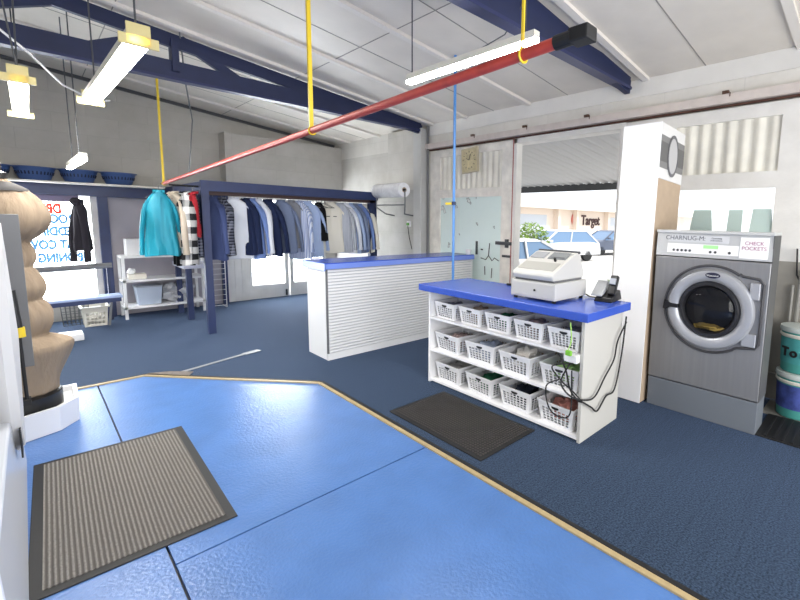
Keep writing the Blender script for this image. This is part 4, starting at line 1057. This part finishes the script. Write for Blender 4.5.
# blue oval tubs on the shelf
def oval_tub(label):
    t = thing('laundry_tub', label, 'basket', (0, 0, 0), 0, 'blue oval laundry baskets on the high shelf')
    c = MB(); prof = [(.13, 0), (.15, .02), (.185, .13), (.2, .185), (.205, .19), (.19, .185), (.175, .13), (.14, .03), (.01, .02)]
    c.lathe(prof, (0, 0, 0), 36)
    for v in c.bm.verts: v.co.x *= 1.12
    b = c.build('tub', mat('denim blue plastic', (62, 88, 140), .45), t, smooth=True)
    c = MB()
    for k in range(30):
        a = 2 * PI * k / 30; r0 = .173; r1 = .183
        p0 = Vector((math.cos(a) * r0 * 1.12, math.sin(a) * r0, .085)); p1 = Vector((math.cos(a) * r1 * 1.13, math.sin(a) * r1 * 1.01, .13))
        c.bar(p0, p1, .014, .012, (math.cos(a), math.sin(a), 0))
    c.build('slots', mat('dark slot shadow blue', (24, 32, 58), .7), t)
    c = MB(); c.lathe([(.198, .185), (.218, .185), (.218, .197), (.198, .197)], (0, 0, 0), 36, cap=False)
    for v in c.bm.verts: v.co.x *= 1.12
    c.build('rim', MATS['denim blue plastic'], t, smooth=True)
    return t
tb = oval_tub('blue oval laundry basket at the far left of the high shelf, cut off')
labs = ['blue oval laundry basket, second from left on the high shelf, above the window',
        'blue oval laundry basket behind the small hanging light on the high shelf', 'blue oval laundry basket at the right end of the high shelf']
tb.location = (-.30, 9.42, 2.216)
for i, x in enumerate((.16, .64, 1.12)):
    q = copy_tree(tb); q['label'] = labs[i]; q.location = (x, 9.42, 2.216)

# window lettering (reads from the street)
def translucent(name, col):
    m = bpy.data.materials.new(name); m.use_nodes = True; n = m.node_tree.nodes; l = m.node_tree.links
    tr = n.new('ShaderNodeBsdfTranslucent'); tr.inputs[0].default_value = srgb(*col); mx = n.new('ShaderNodeMixShader'); mx.inputs[0].default_value = .3
    n['Principled BSDF'].inputs['Base Color'].default_value = srgb(*col)
    l.new(n['Principled BSDF'].outputs[0], mx.inputs[1]); l.new(tr.outputs[0], mx.inputs[2]); l.new(mx.outputs[0], n['Material Output'].inputs[0])
    return m
LB = translucent('pale blue window lettering', (120, 170, 204)); LR = translucent('orange red window lettering', (226, 92, 66))
ws = thing('window_lettering', 'mirrored pale blue and red painted lettering on the left window glass', 'lettering', (0, YB + .075, 0))
R180 = (PI / 2, 0, PI)
for i, (s_, z) in enumerate((('GROOM', 1.64), ('WEDDING', 1.44), ('SEAT COVERS', 1.23), ('IRONING', 1.02))):
    text(s_, 'lettering_line', LB, ws, (.66, 0, z), R180, .2, 'LEFT', .001, .012).scale = (.66, .95, 1)
text('DRY', 'lettering_line', LR, ws, (.42, 0, 1.80), R180, .2, 'LEFT', .001, .012).scale = (.66, 1, 1)
MB().bar((.0, 0, .91), (.2, 0, .915), .01, .012).build('underline', LB, ws)

# ================================================================== RED PIPE, HANGERS, LIGHTS
t = thing('red_pipe_rail', 'long red pipe rail slung under the roof from the blue rack toward the camera', 'pipe rail', (0, 0, 0))
ZP = 2.2
A = Vector((1.40, 7.68, 2.19)); B = Vector((1.365, .93, 2.398))
MB().tube([A, A.lerp(B, .5), B], [.022, .022, .022], 20).build('pipe', RED, t, smooth=True)
d = (B - A).normalized()
MB().tube([B - d * .02, B + d * .05], .026, 16).build('end_clamp', BLACK, t)
MB().tube([A - d * .1, A], .018, 12).build('tip', BLACK, t)
t2 = thing('black_clamp', 'black clamp and folded hose hanging at the near end of the red pipe', 'clamp', (0, 0, 0))
MB().box(B.x - .02, B.x + .05, B.y - .12, B.y - .04, B.z - .02, B.z + .03, .006).build('clamp_body', BLACK, t2)
def yhang(x, y, ztop, label, ZP=2.2, k=1.0):
    t = thing('yellow_hanger', label, 'pipe hanger', (x, y, 0), 0, 'yellow hangers of the red pipe')
    MB().bar((0, 0, ZP + .02), (0, 0, ztop), .02 * k, .006 * k, (0, 1, 0)).build('flat_bar', YELLOW, t)
    MB().bar((-.012 * k, .006, ZP + .02), (-.012 * k, .006, ztop), .006 * k, .02 * k, (0, 1, 0)).build('flange', YELLOW, t)
    c = MB(); c.tube([(.026 * math.cos(a), 0, ZP - .003 + .026 * math.sin(a)) for a in [math.radians(90 + 36 * i) for i in range(8)]], .005, 6); c.build('hook', YELLOW, t, smooth=True)
    return t
for x_, y_, lab in ((1.375, 2.92, 'yellow steel hanger holding the middle of the red pipe'), (1.40, 7.62, 'yellow steel hanger holding the far left end of the red pipe'), (1.365, 1.10, 'small yellow clip hanger near the close end of the red pipe')):
    yhang(x_, y_, roofz(x_), lab, A.z + (B.z - A.z) * (A.y - y_) / (A.y - B.y), .35 if y_ < 2 else 1)
def batten_light(a, b, wdt, label, wires, ends=True, name='fluorescent_light'):
    a = Vector(a); b = Vector(b); dd = (b - a).normalized()
    t = thing(name, label, 'ceiling light', (0, 0, 0), 0, 'hanging fluorescent lights')
    MB().bar(a + Vector((0, 0, .035)), b + Vector((0, 0, .035)), wdt * .9, .05).build('housing', PLASTIC_C, t)
    MB().bar(a, b, wdt * .8, .035).build('diffuser', TUBE, t)
    if ends:
        for p, s_ in ((a, -1), (b, 1)):
            c = MB(); c.bar(p, p + dd * s_ * .02, wdt * 1.5, .06); c.bar(p + Vector((0, 0, .04)), p + dd * s_ * .02 + Vector((0, 0, .04)), wdt * .9, .12)
            c.build('end_plate', BEIGE, t)
    for (p, q) in wires: MB().tube([p, q], .006, 5).build('chain', DGREY, t)
    return t
batten_light((.05, 5.1, 2.78), (.06, 6.9, 2.78), .13, 'hanging fluorescent light at the far left of the ceiling', [((.05, 5.15, 2.86), (.08, 5.4, roofz(.08))), ((.05, 5.15, 2.86), (-.05, 5.05, roofz(-.05))), ((.06, 6.85, 2.82), (.06, 6.85, roofz(.06)))])
batten_light((.555, 3.45, 2.79), (.51, 5.6, 2.79), .13, 'long bright fluorescent light second from the left, nearest the camera', [((.555, 3.5, 2.86), (.555, 3.5, roofz(.555))), ((.51, 5.2, 2.86), (.51, 5.2, roofz(.51)))])
batten_light((.465, 6.1, 2.3), (.43, 7.5, 2.3), .06, 'small low fluorescent light on two long chains in front of the blue baskets', [((.46, 6.5, 2.33), (.46, 6.5, roofz(.46))), ((.44, 7.1, 2.33), (.44, 7.1, roofz(.44)))], ends=False)
batten_light((2.5, 1.9, 3.0), (2.5, 3.35, 3.0), .07, 'fluorescent light partly hidden behind the right part of the red pipe', [((2.5, 3.3, 3.05), (2.5, 3.3, roofz(2.5))), ((2.5, 2.0, 3.05), (2.5, 2.0, roofz(2.5)))], ends=False)
for x, y, e in ((.05, 6.0, 24), (.53, 4.5, 24), (2.5, 2.6, 16)):
    area('tube_light', (x, y, 2.72 if x < 2 else 2.95), (0, 0, -1), .12, 1.4, e, (1, .98, .94))
c = MB(); c.tube([(-.4, 5.2, 3.5), (.12, 5.3, 3.05), (.35, 6.0, 2.98), (.62, 6.4, 2.95), (.75, 6.5, 3.0)], .009, 6)
tag(c.build('power_lead', PLASTIC_W, None, smooth=True), 'white lead drooping between the two left fluorescent lights', 'cable')
c = MB(); c.tube([(1.38, 6.2, 3.85), (1.5, 6.6, 3.4), (1.62, 6.9, 3.0), (1.66, 7.4, 2.35)], .008, 6)
tag(c.build('pull_chain', STEEL_D, None, smooth=True), 'thin grey chain hanging from the truss toward the rack post', 'chain')
c = MB(); c.tube([(2.9, 2.2, roofz(2.9)), (2.85, 2.5, 3.3), (2.75, 2.7, 3.2), (2.6, 2.6, 3.06)], .005, 6)
tag(c.build('lamp_wire', DGREY, None, smooth=True), 'thin dark wire curving from the roof to the light behind the red pipe', 'cable')

# ================================================================== GARMENT FORM FINISHER (left)
t = thing('form_finisher', 'garment steaming form with puffy tan canvas body on a white tray base', 'garment press', (-.12, 5.0, 0))
prof = [(.03, 2.05), (.05, 2.0), (.07, 1.97), (.16, 1.92), (.24, 1.84), (.272, 1.74), (.265, 1.66), (.22, 1.58), (.15, 1.53), (.13, 1.51), (.155, 1.46), (.17, 1.40), (.15, 1.34), (.13, 1.315), (.16, 1.28), (.2, 1.2), (.21, 1.12), (.175, 1.06), (.165, 1.05), (.215, 1.0), (.24, .92), (.23, .84), (.185, .77), (.18, .76), (.27, .73), (.32, .69), (.325, .65), (.29, .55), (.26, .45), (.235, .36), (.235, .3), (.2, .27)]
seg = 112; rings = []
for i, (r, z) in enumerate(prof):
    ring = []
    for k in range(seg):
        a = 2 * PI * k / seg
        pk = 1 + .055 * math.sin(17 * a + 3 * math.sin(a * 2) + z * 5) * max(0, min(1, (.25 - r) / .09)) + .02 * math.sin(7 * a + z * 12) + .09 * noise.noise(Vector((math.cos(a) * 2, math.sin(a) * 2, z * 4)))
        ring.append((math.cos(a) * r * pk, math.sin(a) * r * .85 * pk, z))
    rings.append(ring)
cv = MB().loft(rings).build('canvas_body', CANVAS, t, smooth=True)
sm_ = cv.modifiers.new('sub', 'SUBSURF'); sm_.levels = 1; sm_.render_levels = 1
MB().lathe([(.035, 1.98), (.06, 2.0), (.06, 2.04), (.03, 2.06), (.03, 2.12), (.015, 2.13)], (0, 0, 0), 20).build('neck_cap', BLACKP, t, smooth=True)
MB().lathe([(.07, 1.975), (.13, 1.945), (.165, 1.92), (.17, 1.905)], (0, 0, 0), 28, cap=False).build('grey_yoke', mat('grey collar cloth', (62, 60, 60), .85), t, smooth=True)
# white tray
c = MB(); P = [(-.35, -.34), (.01, -.34), (.20, -.26), (.32, -.10), (.33, .3), (-.35, .3)]
c.loft([[(x, y, 0) for x, y in P], [(x * 1.02, y * 1.02, .2) for x, y in P], [(x * .93, y * .93, .2) for x, y in P], [(x * .92, y * .92, .15) for x, y in P]])
c.build('tray', mat('white enamel tray', (226, 226, 228), .4), t)
MB().lathe([(.24, .15), (.24, .28), (.2, .29)], (0, 0, 0), 32).build('base_drum', BLACKP, t, smooth=True)
# press machine (left edge)
t = thing('steam_press', 'white and grey steam press cabinet cut off by the left edge', 'press', (-.11, 4.3, 0))
MB().hexa([(-1.2, -2.3, 0), (0, -2.3, 0), (0, 0, 0), (-1.2, 0, 0), (-1.2, -2.3, .62), (-.03, -2.3, .62), (-.03, 0, .52), (-1.2, 0, .52)]).build('cabinet', mat('white enamel', (214, 218, 226), .25), t, bevel=.01)
c = MB(); c.lathe([(.02, -.09), (.3, -.08), (.42, -.03), (.44, 0), (.42, .04), (.02, .06)], (0, 0, 0), 40, 'x')
o = c.build('press_head', mat('white padded press', (206, 206, 208), .5), t, smooth=True); o.scale = (1, .7, 1.62); o.location = (-.025, -.5, 1.0)
MB().box(-.3, .085, .22, .27, .62, 1.73, .004).build('grey_panel', GREY, t)
MB().tube([(.03, .16, .40), (.025, .16, 1.0)], .011, 10).build('gas_strut', BLACK, t, smooth=True)
MB().tube([(.0, .16, .40), (.005, .16, .95)], .009, 10).build('gas_strut', BLACK, t, smooth=True)
MB().tube([(.028, .16, .93), (.012, .16, 1.2)], .022, 14).build('strut_sleeve', BLACKP, t, smooth=True)
MB().tube([(.03, .16, .86), (.028, .16, .93)], .03, 14).build('yellow_collar', YELLOW, t, smooth=True)
MB().box(-.3, .05, .12, .21, .36, .40).build('strut_base', BLACK, t)
MB().box(-.0, .008, -.75, -.62, .33, .5).build('black_vent', BLACK, t)
